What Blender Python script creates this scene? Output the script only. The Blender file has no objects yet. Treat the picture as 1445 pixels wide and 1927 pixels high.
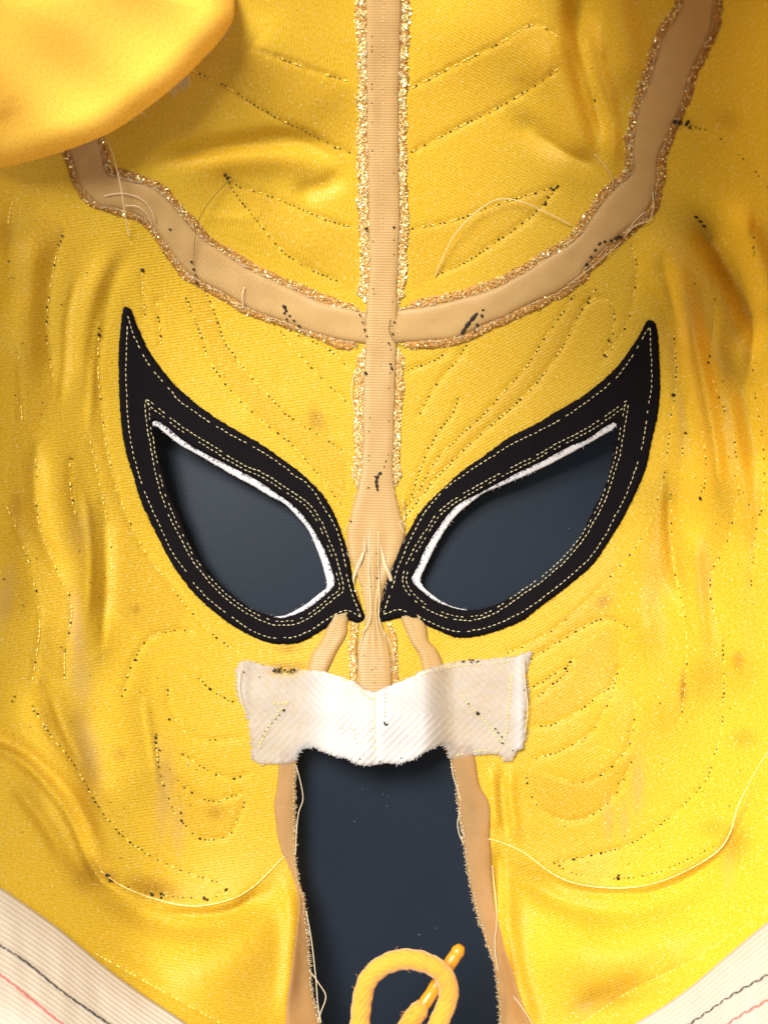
import bpy, math, random
import numpy as np
from mathutils import Vector
from mathutils.geometry import delaunay_2d_cdt

random.seed(7)
RNG = np.random.default_rng(7)

# ------------------------------------------------------------------ camera
W, HGT = 1445.0, 1927.0            # photograph size, pixels
CAM_Z = 0.36                       # lens height over the table, metres
VIEW_W = 0.25                      # width seen at table level, metres
K = VIEW_W / W / CAM_Z             # metres per pixel per metre of depth
sc = bpy.context.scene
cd = bpy.data.cameras.new('camera')
cam = bpy.data.objects.new('camera', cd)
sc.collection.objects.link(cam)
cam.location = (0, 0, CAM_Z)
cd.sensor_fit = 'HORIZONTAL'
cd.sensor_width = 36.0
cd.lens = 36.0 * CAM_Z / VIEW_W
cd.clip_start = 0.01
cd.clip_end = 50
cd.dof.use_dof = True
cd.dof.focus_distance = CAM_Z - 0.014
cd.dof.aperture_fstop = 15.0
sc.camera = cam

# ------------------------------------------------------------------ light
world = bpy.data.worlds.new('World')
sc.world = world
world.use_nodes = True
bg = world.node_tree.nodes['Background']
bg.inputs['Color'].default_value = (0.92, 0.96, 1.0, 1)
bg.inputs['Strength'].default_value = 0.31


def area_light(name, loc, target, size, energy, color):
    l = bpy.data.lights.new(name, 'AREA')
    l.shape = 'SQUARE'
    l.size = size
    l.energy = energy
    l.color = color
    o = bpy.data.objects.new(name, l)
    sc.collection.objects.link(o)
    o.location = loc
    d = Vector(target) - Vector(loc)
    o.rotation_euler = d.to_track_quat('-Z', 'Y').to_euler()
    return o


area_light('window_light', (-0.32, 0.40, 0.80), (0.02, 0, 0), 0.36, 19.5, (1.0, 0.97, 0.92))
area_light('side_fill_light', (0.58, -0.32, 0.13), (0.1, -0.07, 0.05), 0.35, 4.5, (1.0, 0.95, 0.88))  # added lamp, low at the right, to glow through the mask wall

sc.view_settings.view_transform = 'Standard'
sc.view_settings.look = 'None'
sc.view_settings.gamma = 1
sc.view_settings.use_curve_mapping = False
sc.view_settings.exposure = 0.16


# ------------------------------------------------------------------ height of the cloth over the table
STEP = 2.0
X0, X1, Y0, Y1 = -300, 1745, -300, 2360
gx = np.arange(X0, X1 + 1, STEP)
gy = np.arange(Y0, Y1 + 1, STEP)
GX, GY = np.meshgrid(gx, gy)

CTRL = np.array([   # pixel x, pixel y, height in mm
    (715, -260, 70), (715, 0, 50), (715, 300, 30), (715, 600, 14), (712, 900, 6), (705, 1150, 5), (705, 1290, 8), (705, 1420, 10),
    (240, 600, 22), (235, 760, 18), (290, 1000, 11), (400, 1130, 7), (520, 1190, 5), (640, 1130, 4.5), (600, 960, 6), (430, 820, 10),
    (1225, 610, 27), (1235, 760, 22), (1150, 1000, 12), (1020, 1120, 8), (860, 1190, 5), (750, 1130, 4.5), (830, 950, 6), (1000, 810, 11),
    (0, 330, 58), (0, 500, 52), (0, 700, 47), (0, 1000, 44), (0, 1300, 44), (0, 1500, 52),
    (130, 800, 28), (150, 1100, 25), (150, 1400, 28), (300, 1300, 14), (400, 1450, 11),
    (-280, -280, 130), (-280, 300, 112), (-280, 800, 100), (-280, 1300, 98), (-280, 1700, 105), (-280, 2300, 125),
    (1445, 0, 88), (1445, 200, 78), (1445, 400, 68), (1445, 600, 60), (1445, 800, 52), (1445, 1000, 48), (1445, 1300, 46), (1445, 1500, 50),
    (1300, 400, 45), (1300, 650, 34), (1320, 900, 32), (1300, 1200, 27), (1300, 1450, 27), (1150, 1300, 14), (1050, 1450, 12),
    (1730, -280, 165), (1730, 300, 128), (1730, 800, 108), (1730, 1300, 102), (1730, 1700, 108), (1730, 2340, 128),
    (545, 1430, 9), (556, 1620, 10), (585, 1900, 24), (870, 1430, 9), (890, 1700, 13), (940, 1920, 26), (740, 2060, 40), (740, 2330, 68),
    (300, 1690, 17), (300, 1850, 36), (430, 1800, 27), (0, 1690, 62), (330, 1927, 47), (100, 1900, 72),
    (1150, 1660, 18), (1150, 1850, 38), (1050, 1800, 28), (1445, 1740, 64), (1200, 1940, 47), (1380, 1900, 70),
    (400, 120, 54), (300, 200, 52), (550, 300, 30), (300, 330, 43), (160, 300, 48), (1000, 150, 42), (1000, 350, 29), (1150, 330, 38), (1250, 200, 56), (1310, 0, 74),
    (300, -260, 92), (1050, -260, 88), (130, 0, 72), (420, 540, 20), (1010, 540, 21),
], float)


def tps(ctrl, x, y):
    p = ctrl[:, :2] / 1000.0
    z = ctrl[:, 2]
    n = len(p)

    def phi(r2):
        return np.where(r2 > 1e-12, 0.5 * r2 * np.log(np.maximum(r2, 1e-12)), 0.0)
    d2 = ((p[:, None] - p[None]) ** 2).sum(-1)
    A = np.zeros((n + 3, n + 3))
    A[:n, :n] = phi(d2) + np.eye(n) * 2e-3
    A[:n, n] = 1
    A[:n, n + 1:] = p
    A[n, :n] = 1
    A[n + 1:, :n] = p.T
    b = np.zeros(n + 3)
    b[:n] = z
    s = np.linalg.solve(A, b)
    x = x / 1000.0
    y = y / 1000.0
    out = s[n] + s[n + 1] * x + s[n + 2] * y
    for i in range(n):
        out = out + s[i] * phi((x - p[i, 0]) ** 2 + (y - p[i, 1]) ** 2)
    return out


# coarse solve, bilinear upsample
cgx = np.arange(X0, X1 + 13, 12.0)
cgy = np.arange(Y0, Y1 + 13, 12.0)
CG = tps(CTRL, *np.meshgrid(cgx, cgy))


def cubic_up(G, xs, ys):
    # separable Catmull-Rom upsampling of the coarse grid
    def up(G, n, f):
        i = np.clip(np.floor(f).astype(int), 0, n - 2)
        t = (f - i)[:, None]
        g = lambda k: G[np.clip(i + k, 0, n - 1)]
        a, b, c, d = g(-1), g(0), g(1), g(2)
        return b + 0.5 * t * (c - a + t * (2 * a - 5 * b + 4 * c - d + t * (3 * (b - c) + d - a)))
    G = up(G, G.shape[0], (ys - Y0) / 12.0)
    return up(G.T, G.shape[1], (xs - X0) / 12.0).T


HF = cubic_up(CG, gx, gy)
HF = np.maximum(HF, 3.6)


def cr(pts, step=4.0, closed=False):
    """Catmull-Rom curve through pts, resampled evenly."""
    p = np.array(pts, float)
    n = len(p)
    if n < 3 and not closed:
        q = [p[0] + (p[-1] - p[0]) * t for t in np.linspace(0, 1, 20)]
    else:
        q = []
        segs = n if closed else n - 1
        for i in range(segs):
            if closed:
                a, b, c, d = p[(i - 1) % n], p[i], p[(i + 1) % n], p[(i + 2) % n]
            else:
                a, b, c, d = p[max(i - 1, 0)], p[i], p[i + 1], p[min(i + 2, n - 1)]
            for t in np.linspace(0, 1, 12, endpoint=False):
                q.append(b + 0.5 * t * (c - a + t * (2 * a - 5 * b + 4 * c - d + t * (3 * (b - c) + d - a))))
        if not closed:
            q.append(p[-1])
    q = np.array(q)
    if closed:
        q = np.vstack([q, q[:1]])
    s = np.r_[0, np.cumsum(np.hypot(*np.diff(q, axis=0).T))]
    m = max(2, int(round(s[-1] / step)) + 1)
    t = np.linspace(0, s[-1], m)
    out = np.stack([np.interp(t, s, q[:, k]) for k in range(q.shape[1])], 1)
    return out[:-1] if closed else out


def stroke(pts, sig, amp, taper=0.25):
    c = cr(pts, max(3.0, sig * 0.25))
    t = np.linspace(0, 1, len(c))
    w = np.clip(np.minimum(t, 1 - t) / max(taper, 1e-3), 0, 1)
    w = w * w * (3 - 2 * w)
    x0, y0 = c.min(0) - 3 * sig
    x1, y1 = c.max(0) + 3 * sig
    i0, i1 = np.clip([(x0 - X0) // STEP, (x1 - X0) // STEP + 1], 0, len(gx)).astype(int)
    j0, j1 = np.clip([(y0 - Y0) // STEP, (y1 - Y0) // STEP + 1], 0, len(gy)).astype(int)
    xs, ys = GX[j0:j1, i0:i1], GY[j0:j1, i0:i1]
    f = np.zeros_like(xs)
    for (px, py), wi in zip(c, w):
        if wi > 0.01:
            f = np.maximum(f, wi * np.exp(-((xs - px) ** 2 + (ys - py) ** 2) / (2 * sig * sig)))
    HF[j0:j1, i0:i1] += amp * f


FOLDS = [
    # right side: long folds running down from the temple
    ([(1215, 430), (1262, 520), (1298, 640), (1332, 780), (1352, 920), (1350, 1050)], 26, 6.90),
    ([(1225, 520), (1258, 600), (1285, 700), (1308, 820), (1318, 930)], 14, -4.42),
    ([(1300, 395), (1345, 455), (1388, 530), (1415, 600), (1412, 670)], 20, -8.97),
    ([(1380, 380), (1415, 460), (1440, 540), (1445, 620)], 18, 5.52),
    ([(1395, 680), (1415, 790), (1440, 900)], 22, -4.83),
    ([(1265, 900), (1262, 980), (1268, 1060), (1285, 1150)], 12, -3.59),
    ([(1300, 960), (1300, 1080), (1312, 1200), (1315, 1320)], 26, 4.42),
    ([(1190, 1120), (1230, 1250), (1240, 1380)], 30, 2.07),
    ([(1395, 1000), (1385, 1150), (1390, 1300)], 26, 2.76),
    ([(1288, 560), (1316, 690), (1342, 840), (1356, 960)], 11, 2.99),
    ([(1240, 470), (1268, 570), (1290, 660)], 12, -2.76),
    ([(1372, 700), (1384, 820), (1400, 930), (1405, 1060)], 12, 2.76),
    ([(1222, 1010), (1205, 1120), (1215, 1230)], 22, 1.84),
    # forehead right
    ([(1085, -60), (1090, 60), (1105, 150), (1135, 240), (1150, 310)], 17, -6.0),
    ([(1115, 20), (1125, 120), (1143, 200), (1152, 280), (1158, 335)], 12, 4.5),
    ([(1150, -60), (1170, 60), (1180, 180)], 26, 4.0),
    ([(1000, 60), (1055, 160), (1085, 260), (1060, 330)], 34, 4.0),
    ([(960, 215), (1030, 265), (1085, 300), (1130, 322)], 16, -2.0),
    ([(830, 40), (930, 60), (1010, 20)], 60, 2.0),
    # forehead left
    ([(265, 320), (330, 290), (430, 272), (540, 262), (610, 285), (645, 330)], 13, -2.6),
    ([(340, 315), (440, 300), (550, 300), (610, 325)], 20, 1.8),
    ([(560, 360), (610, 350), (645, 325)], 14, -1.5),
    ([(480, 60), (560, 130), (620, 210)], 45, 2.2),
    ([(440, 400), (520, 440), (600, 480)], 30, 1.2),
    # left side
    ([(215, 470), (175, 560), (160, 660), (150, 760)], 20, 2.28),
    ([(245, 460), (205, 540), (180, 640), (175, 720)], 12, -1.48),
    ([(105, 440), (88, 540), (86, 640), (98, 730)], 14, -2.28),
    ([(30, 420), (22, 500), (28, 580)], 19, -2.28),
    ([(60, 430), (55, 560), (60, 700)], 30, 2.51),
    ([(100, 800), (105, 900), (120, 1000), (145, 1080), (155, 1180), (160, 1300)], 27, 3.19),
    ([(70, 820), (66, 917), (80, 1010), (120, 1095)], 11, -1.82),
    ([(190, 930), (196, 1010), (196, 1100), (192, 1200)], 14, -1.82),
    ([(30, 990), (55, 1080), (70, 1180)], 19, -1.82),
    ([(60, 1290), (90, 1380), (130, 1460), (170, 1540)], 24, 2.74),
    ([(150, 1330), (175, 1420), (190, 1500)], 19, -1.82),
    ([(220, 1260), (240, 1380), (270, 1500)], 32, 1.82),
    # crisp creases
    ([(1378, 470), (1404, 540), (1422, 610), (1414, 670), (1408, 730)], 6, -2.2),
    ([(1392, 462), (1420, 540), (1436, 615), (1428, 690)], 7, 1.8),
    ([(1250, 505), (1268, 570), (1280, 640), (1300, 730)], 5, -1.3),
    ([(1262, 850), (1256, 930), (1262, 1020), (1280, 1110), (1290, 1190)], 5, -1.3),
    ([(1098, 30), (1112, 110), (1138, 190), (1152, 250)], 5, -1.6),
    ([(1060, 40), (1090, 120), (1112, 200), (1142, 300)], 5, 1.3),
    ([(150, 500), (128, 590), (122, 690), (112, 780)], 5, -0.8),
    ([(196, 560), (180, 650), (172, 740), (166, 830)], 5, 0.7),
    ([(150, 900), (166, 980), (172, 1070), (166, 1180)], 5, 0.8),
    ([(195, 960), (200, 1060), (196, 1150), (190, 1240)], 5, -0.8),
    ([(90, 1300), (120, 1380), (155, 1450)], 5, -0.8),
    ([(270, 1300), (285, 1400), (300, 1490)], 5, 0.6),
    ([(300, 300), (400, 282), (500, 272), (580, 280)], 5, -0.9),
    ([(1010, 250), (1060, 285), (1120, 312)], 5, -0.9),
    ([(1310, 1000), (1318, 1120), (1330, 1240)], 6, 0.9),
    ([(20, 1480), (70, 1540), (120, 1620)], 6, -1.0),
    # overlap of the cheek over the jaw
    ([(-120, 1372), (0, 1412), (60, 1450), (126, 1530), (178, 1640), (230, 1680), (300, 1702)], 7, -2.6),
    ([(-60, 1372), (20, 1398), (80, 1440), (146, 1515), (200, 1625)], 9, 2.0),
    ([(985, 1614), (1040, 1656), (1090, 1677), (1160, 1684), (1240, 1676), (1345, 1622), (1390, 1560), (1440, 1450)], 7, -2.2),
    ([(300, 1716), (370, 1722), (440, 1712), (500, 1672)], 7, -2.0),
    # jaw
    ([(180, 1668), (250, 1712), (350, 1742), (450, 1722), (545, 1650)], 17, -3.6),
    ([(330, 1810), (420, 1800), (500, 1760)], 50, 6.0),
    ([(530, 1640), (548, 1720), (545, 1820), (535, 1920)], 12, 3.0),
    ([(250, 1700), (160, 1640), (110, 1560), (40, 1460)], 16, -2.6),
    ([(930, 1610), (1000, 1660), (1080, 1705), (1180, 1715), (1290, 1680), (1380, 1600)], 17, -4.2),
    ([(1040, 1780), (1150, 1790), (1290, 1740)], 50, 7.0),
    ([(945, 1640), (955, 1740), (975, 1850), (1010, 1960)], 13, 3.5),
    ([(935, 1590), (940, 1660), (945, 1730)], 7, -2.0),
    ([(1090, 1890), (1160, 1870), (1220, 1850)], 16, -2.5),
    ([(925, 1440), (928, 1500), (935, 1570)], 6, 1.4),
    ([(960, 1440), (962, 1510), (975, 1590)], 7, 1.6),
    ([(943, 1440), (945, 1500), (955, 1580)], 5, -1.2),
    ([(1130, 1290), (1165, 1380), (1160, 1470)], 24, 1.2),
]
for f in FOLDS:
    stroke(f[0], f[1], f[2])
# gentle small-scale puckering of the sewn cloth
for _ in range(170):
    x, y = random.uniform(-200, 1650), random.uniform(-200, 2100)
    a = math.radians(random.gauss(80, 30))
    L = random.uniform(25, 80)
    stroke([(x - L * math.cos(a), y - L * math.sin(a)), (x + random.uniform(-8, 8), y), (x + L * math.cos(a), y + L * math.sin(a))],
           random.uniform(6, 15), random.uniform(-0.3, 0.3), 0.5)

# ------------------------------------------------------------------ stitched lines on the panels: points, side panel, pale thread 0..1, black spots 0..1
LINES = [
    ('fl', [(460, 85), (530, 110), (600, 135), (655, 152)], .3, .35),
    ('fl', [(360, 130), (430, 165), (500, 210), (560, 240), (620, 270), (665, 290)], .3, .8),
    ('fl', [(424, 328), (450, 350), (500, 365), (560, 390), (620, 415), (665, 427)], .3, .75),
    ('fl', [(424, 328), (440, 360), (480, 410), (530, 470), (580, 505), (640, 530)], .2, .95),
    ('fr', [(775, 165), (850, 125), (940, 80), (1005, 45), (1050, 70)], .8, .3),
    ('fr', [(775, 285), (850, 245), (930, 205), (1000, 165), (1050, 128)], .7, .6),
    ('fr', [(775, 430), (850, 415), (920, 390), (980, 370), (1050, 350)], .4, .5),
    ('fr', [(1050, 350), (1025, 380), (990, 415), (940, 450), (880, 490), (815, 520)], .2, .95),
    ('fr', [(1110, 110), (1117, 150), (1120, 190)], .2, .4),
    ('cl', [(385, 540), (410, 605), (425, 645), (457, 690), (502, 740), (542, 782), (590, 812), (630, 837), (650, 850)], .5, .7),
    ('cl', [(350, 560), (380, 637), (395, 680), (450, 752), (500, 797), (552, 840), (600, 895), (645, 955)], .5, .7),
    ('cl', [(525, 605), (560, 630), (615, 655), (655, 690)], .3, .6),
    ('cl', [(505, 585), (540, 640), (585, 690), (625, 730), (655, 760)], .3, .4),
    ('cl', [(295, 560), (299, 600), (303, 650)], .6, .3),
    ('cl', [(268, 512), (270, 560), (275, 600)], .7, .1),
    ('cl', [(186, 625), (185, 700), (195, 800), (205, 860), (225, 935), (260, 1015), (300, 1075), (350, 1140), (400, 1195), (460, 1235)], .9, .22),
    ('cl', [(122, 430), (106, 480), (92, 560), (88, 640), (103, 720)], .7, .15),
    ('cl', [(35, 660), (38, 735), (42, 790)], .7, .05),
    ('cl', [(25, 370), (14, 430), (18, 500)], .7, .1),
    ('cl', [(70, 826), (66, 917), (73, 982), (88, 1026), (114, 1088), (135, 1135), (131, 1184), (122, 1226), (122, 1280)], .8, .2),
    ('cl', [(13, 953), (47, 1036), (62, 1088), (75, 1163), (70, 1226), (60, 1290)], .9, .15),
    ('cl', [(132, 862), (132, 904), (139, 956), (150, 985)], .6, .3),
    ('cl', [(170, 829), (187, 906), (202, 982), (211, 1047), (205, 1137)], .9, .1),
    ('cl', [(230, 1310), (252, 1242), (287, 1198), (335, 1186), (365, 1190)], .4, .4),
    ('cl', [(375, 1277), (395, 1297), (425, 1315), (445, 1325)], .2, .9),
    ('cl', [(315, 1290), (320, 1330), (350, 1380), (400, 1393), (450, 1390)], .4, .3),
    ('cl', [(293, 1382), (300, 1452), (320, 1512), (340, 1545), (377, 1579), (427, 1574), (450, 1537), (462, 1502)], .4, .6),
    ('cl', [(315, 1440), (345, 1480), (380, 1503), (410, 1508), (460, 1490)], .3, .6),
    ('cl', [(345, 1420), (400, 1455), (440, 1465), (470, 1456)], .3, .5),
    ('cl', [(60, 1330), (100, 1390), (140, 1440), (180, 1510), (215, 1558), (260, 1597), (320, 1630), (380, 1653), (425, 1665)], .5, .6),
    ('cl', [(205, 1660), (250, 1672), (290, 1683), (340, 1690), (390, 1690), (440, 1678)], .2, .5),
    ('cr', [(877, 650), (857, 680), (830, 712), (805, 750), (785, 785)], .2, .75),
    ('cr', [(767, 695), (800, 685), (840, 665)], .2, .9),
    ('cr', [(1080, 555), (1050, 600), (1020, 645), (990, 690), (950, 735), (910, 780), (870, 815), (835, 850), (810, 880), (790, 920), (755, 965)], .7, .7),
    ('cr', [(1120, 545), (1090, 590), (1060, 650), (1010, 720), (970, 760), (930, 795), (890, 830), (850, 870), (815, 905), (780, 950), (758, 975)], .8, .7),
    ('cr', [(862, 750), (850, 780), (820, 820), (795, 870), (775, 930), (758, 972)], .4, .8),
    ('cr', [(1185, 455), (1197, 490), (1197, 520), (1190, 570), (1175, 620), (1155, 650), (1130, 685)], .9, .3),
    ('cr', [(1100, 575), (1125, 560), (1150, 570), (1156, 600), (1150, 640), (1137, 668)], .6, .35),
    ('cr', [(1268, 620), (1272, 720), (1262, 790), (1255, 860), (1240, 930), (1215, 1000), (1180, 1050), (1140, 1095), (1085, 1150), (1040, 1185), (1000, 1210), (940, 1235)], .8, .4),
    ('cr', [(1345, 500), (1345, 610), (1335, 680), (1350, 740), (1375, 800), (1385, 850), (1390, 920), (1382, 960), (1367, 1025), (1342, 1070), (1337, 1125), (1357, 1200), (1362, 1260), (1357, 1380), (1337, 1435)], .6, .35),
    ('cr', [(1290, 815), (1284, 850), (1282, 890)], .7, .2),
    ('cr', [(1320, 800), (1328, 870), (1325, 920), (1318, 945)], .5, .4),
    ('cr', [(1415, 660), (1420, 740), (1435, 830), (1438, 900), (1432, 960), (1422, 1005), (1412, 1120)], .5, .3),
    ('cr', [(1262, 930), (1264, 1000), (1267, 1060), (1287, 1150), (1292, 1220), (1287, 1310), (1275, 1375)], .6, .3),
    ('cr', [(1000, 1240), (1040, 1215), (1090, 1185), (1130, 1167), (1160, 1168), (1195, 1190)], .6, .55),
    ('cr', [(1005, 1292), (1050, 1265), (1082, 1240)], .3, .9),
    ('cr', [(1000, 1322), (1045, 1285), (1074, 1258)], .3, .7),
    ('cr', [(1000, 1367), (1035, 1365), (1080, 1345), (1120, 1315), (1150, 1290), (1162, 1255)], .5, .5),
    ('cr', [(1000, 1430), (1040, 1418), (1090, 1395), (1120, 1370), (1150, 1310), (1165, 1250)], .5, .55),
    ('cr', [(1195, 1310), (1188, 1390), (1160, 1435), (1120, 1465), (1075, 1472), (1030, 1450)], .5, .4),
    ('cr', [(987, 1457), (1002, 1502), (1022, 1527), (1072, 1547), (1122, 1530), (1157, 1497), (1175, 1467), (1192, 1427)], .7, .3),
    ('cr', [(1042, 1624), (1080, 1617), (1130, 1606), (1180, 1592), (1227, 1563), (1270, 1530), (1322, 1477), (1342, 1437)], .4, .6),
    ('cr', [(1045, 1625), (1070, 1640), (1110, 1652), (1160, 1655), (1230, 1645), (1280, 1625), (1350, 1590)], .2, .75),
    ('cr', [(1420, 400), (1418, 440), (1418, 485)], .3, .3),
    ('sp', [(1300, 236), (1350, 255), (1400, 300), (1445, 352), (1520, 430)], .4, .4),
    ('jl', [(180, 1795), (260, 1840), (350, 1890), (430, 1935), (520, 1990), (640, 2060)], 1, 0),
    ('jr', [(1560, 1640), (1445, 1715), (1370, 1765), (1300, 1810), (1180, 1870), (1090, 1930), (980, 2000), (850, 2060)], 1, 0),
]
for _, pts, pale, black in LINES:
    stroke(pts, 4.2, -0.32, 0.03)
    # small puckers pulled up by the thread
    c_ = cr(pts, 11.0)
    for i_ in range(1, len(c_) - 1):
        d_ = c_[i_ + 1] - c_[i_ - 1]
        d_ = np.array([-d_[1], d_[0]]) / max(np.linalg.norm(d_), 1e-6) * random.uniform(6, 17)
        q_ = c_[i_] + RNG.normal(0, 1.5, 2)
        stroke([tuple(q_ - d_ * random.random()), tuple(q_), tuple(q_ + d_ * random.random())], 3.4, random.uniform(-.16, .16), 0.5)
HF = np.maximum(HF, 3.0)


def hz(px, py):
    px = np.asarray(px, float)
    py = np.asarray(py, float)
    fx = np.clip((px - X0) / STEP, 0, len(gx) - 1.001)
    fy = np.clip((py - Y0) / STEP, 0, len(gy) - 1.001)
    i, j = fx.astype(int), fy.astype(int)
    a, b = fx - i, fy - j
    return (HF[j, i] * (1 - a) * (1 - b) + HF[j, i + 1] * a * (1 - b) + HF[j + 1, i] * (1 - a) * b + HF[j + 1, i + 1] * a * b)


def at_z(px, py, z_mm):
    """pixel + height over the table (mm) -> world metres"""
    z = np.asarray(z_mm, float) / 1000.0
    d = (CAM_Z - z) * K
    return np.stack(np.broadcast_arrays((np.asarray(px, float) - W / 2) * d, -(np.asarray(py, float) - HGT / 2) * d, z), -1)


def on_cloth(px, py, lift=0.0):
    return at_z(px, py, hz(px, py) + lift)


# ------------------------------------------------------------------ materials
def nt(name):
    m = bpy.data.materials.new(name)
    m.use_nodes = True
    t = m.node_tree
    t.nodes.clear()
    out = t.nodes.new('ShaderNodeOutputMaterial')
    return m, t, out


def N(t, typ, **kw):
    n = t.nodes.new('ShaderNode' + typ)
    for k, v in kw.items():
        if k in n.inputs:
            n.inputs[k].default_value = v
        else:
            setattr(n, k, v)
    return n


def mixc(t, fac, a, b, mode='MIX'):
    n = t.nodes.new('ShaderNodeMix')
    n.data_type = 'RGBA'
    n.blend_type = mode
    for sock, v in ((n.inputs['Factor'], fac), (n.inputs[6], a), (n.inputs[7], b)):
        if hasattr(v, 'is_linked'):
            t.links.new(v, sock)
        else:
            sock.default_value = v
    return n.outputs[2]


def math_(t, op, a, b=0.0, clamp=False):
    n = t.nodes.new('ShaderNodeMath')
    n.operation = op
    n.use_clamp = clamp
    for s, v in zip(n.inputs, (a, b)):
        if hasattr(v, 'is_linked'):
            t.links.new(v, s)
        else:
            s.default_value = v
    return n.outputs[0]


def simple(name, col, rough=0.6, metal=0.0, noise=0.0, nscale=400.0, bump=0.0, trans=0.0, tcol=None, sheen=0.0, spec=0.5, ribs=None, coord='Object', clear=0.0, clear_attr=None):
    """procedural cloth / leather / thread material; ribs = (scale u, scale v, strength) on the UV map"""
    m, t, out = nt(name)
    L = t.links.new
    tc = N(t, 'TexCoord')
    bs = N(t, 'BsdfPrincipled', Roughness=rough, Metallic=metal)
    bs.inputs['Specular IOR Level'].default_value = spec
    bs.inputs['Sheen Weight'].default_value = sheen
    nz = N(t, 'TexNoise', Scale=nscale, Detail=4.0)
    L(tc.outputs[coord], nz.inputs['Vector'])
    c = mixc(t, math_(t, 'MULTIPLY_ADD', nz.outputs['Fac'], 1.0), tuple(x * (1 - noise) for x in col[:3]) + (1,), tuple(min(1, x * (1 + noise)) for x in col[:3]) + (1,))
    hgt = nz.outputs['Fac']
    if ribs:
        wv = N(t, 'TexWave', Scale=1.0, Distortion=ribs[3] if len(ribs) > 3 else 0.4, Detail=1.0)
        wv.wave_type = 'BANDS'
        wv.bands_direction = 'DIAGONAL' if ribs[0] and ribs[1] else ('X' if ribs[0] else 'Y')
        mp = N(t, 'Mapping')
        mp.inputs['Scale'].default_value = (ribs[0] or 1, ribs[1] or 1, 1)
        L(tc.outputs['UV'], mp.inputs['Vector'])
        L(mp.outputs[0], wv.inputs['Vector'])
        hgt = math_(t, 'ADD', math_(t, 'MULTIPLY', wv.outputs['Fac'], ribs[2]), math_(t, 'MULTIPLY', nz.outputs['Fac'], 1 - ribs[2]))
        c = mixc(t, math_(t, 'MULTIPLY', wv.outputs['Fac'], 0.14), c, tuple(x * 0.6 for x in col[:3]) + (1,))
    L(c, bs.inputs['Base Color'])
    if bump:
        bp = N(t, 'Bump', Strength=bump, Distance=0.0004)
        L(hgt, bp.inputs['Height'])
        L(bp.outputs[0], bs.inputs['Normal'])
    if trans:
        tr = N(t, 'BsdfTranslucent')
        tr.inputs['Color'].default_value = (tcol or col)[:3] + (1,)
        mx = N(t, 'MixShader')
        mx.inputs[0].default_value = trans
        L(bs.outputs[0], mx.inputs[1])
        L(tr.outputs[0], mx.inputs[2])
        last = mx.outputs[0]
    else:
        last = bs.outputs[0]
    if clear or clear_attr:      # open weave: part of the light passes straight between the yarns
        tp = N(t, 'BsdfTransparent')
        m2 = N(t, 'MixShader')
        m2.inputs[0].default_value = clear
        if clear_attr:
            at = N(t, 'Attribute', attribute_name=clear_attr)
            L(math_(t, 'MULTIPLY', at.outputs['Fac'], math_(t, 'ADD', 0.55, math_(t, 'MULTIPLY', nz.outputs['Fac'], 0.8)), True), m2.inputs[0])
        L(last, m2.inputs[1])
        L(tp.outputs[0], m2.inputs[2])
        last = m2.outputs[0]
    L(last, out.inputs[0])
    return m


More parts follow.
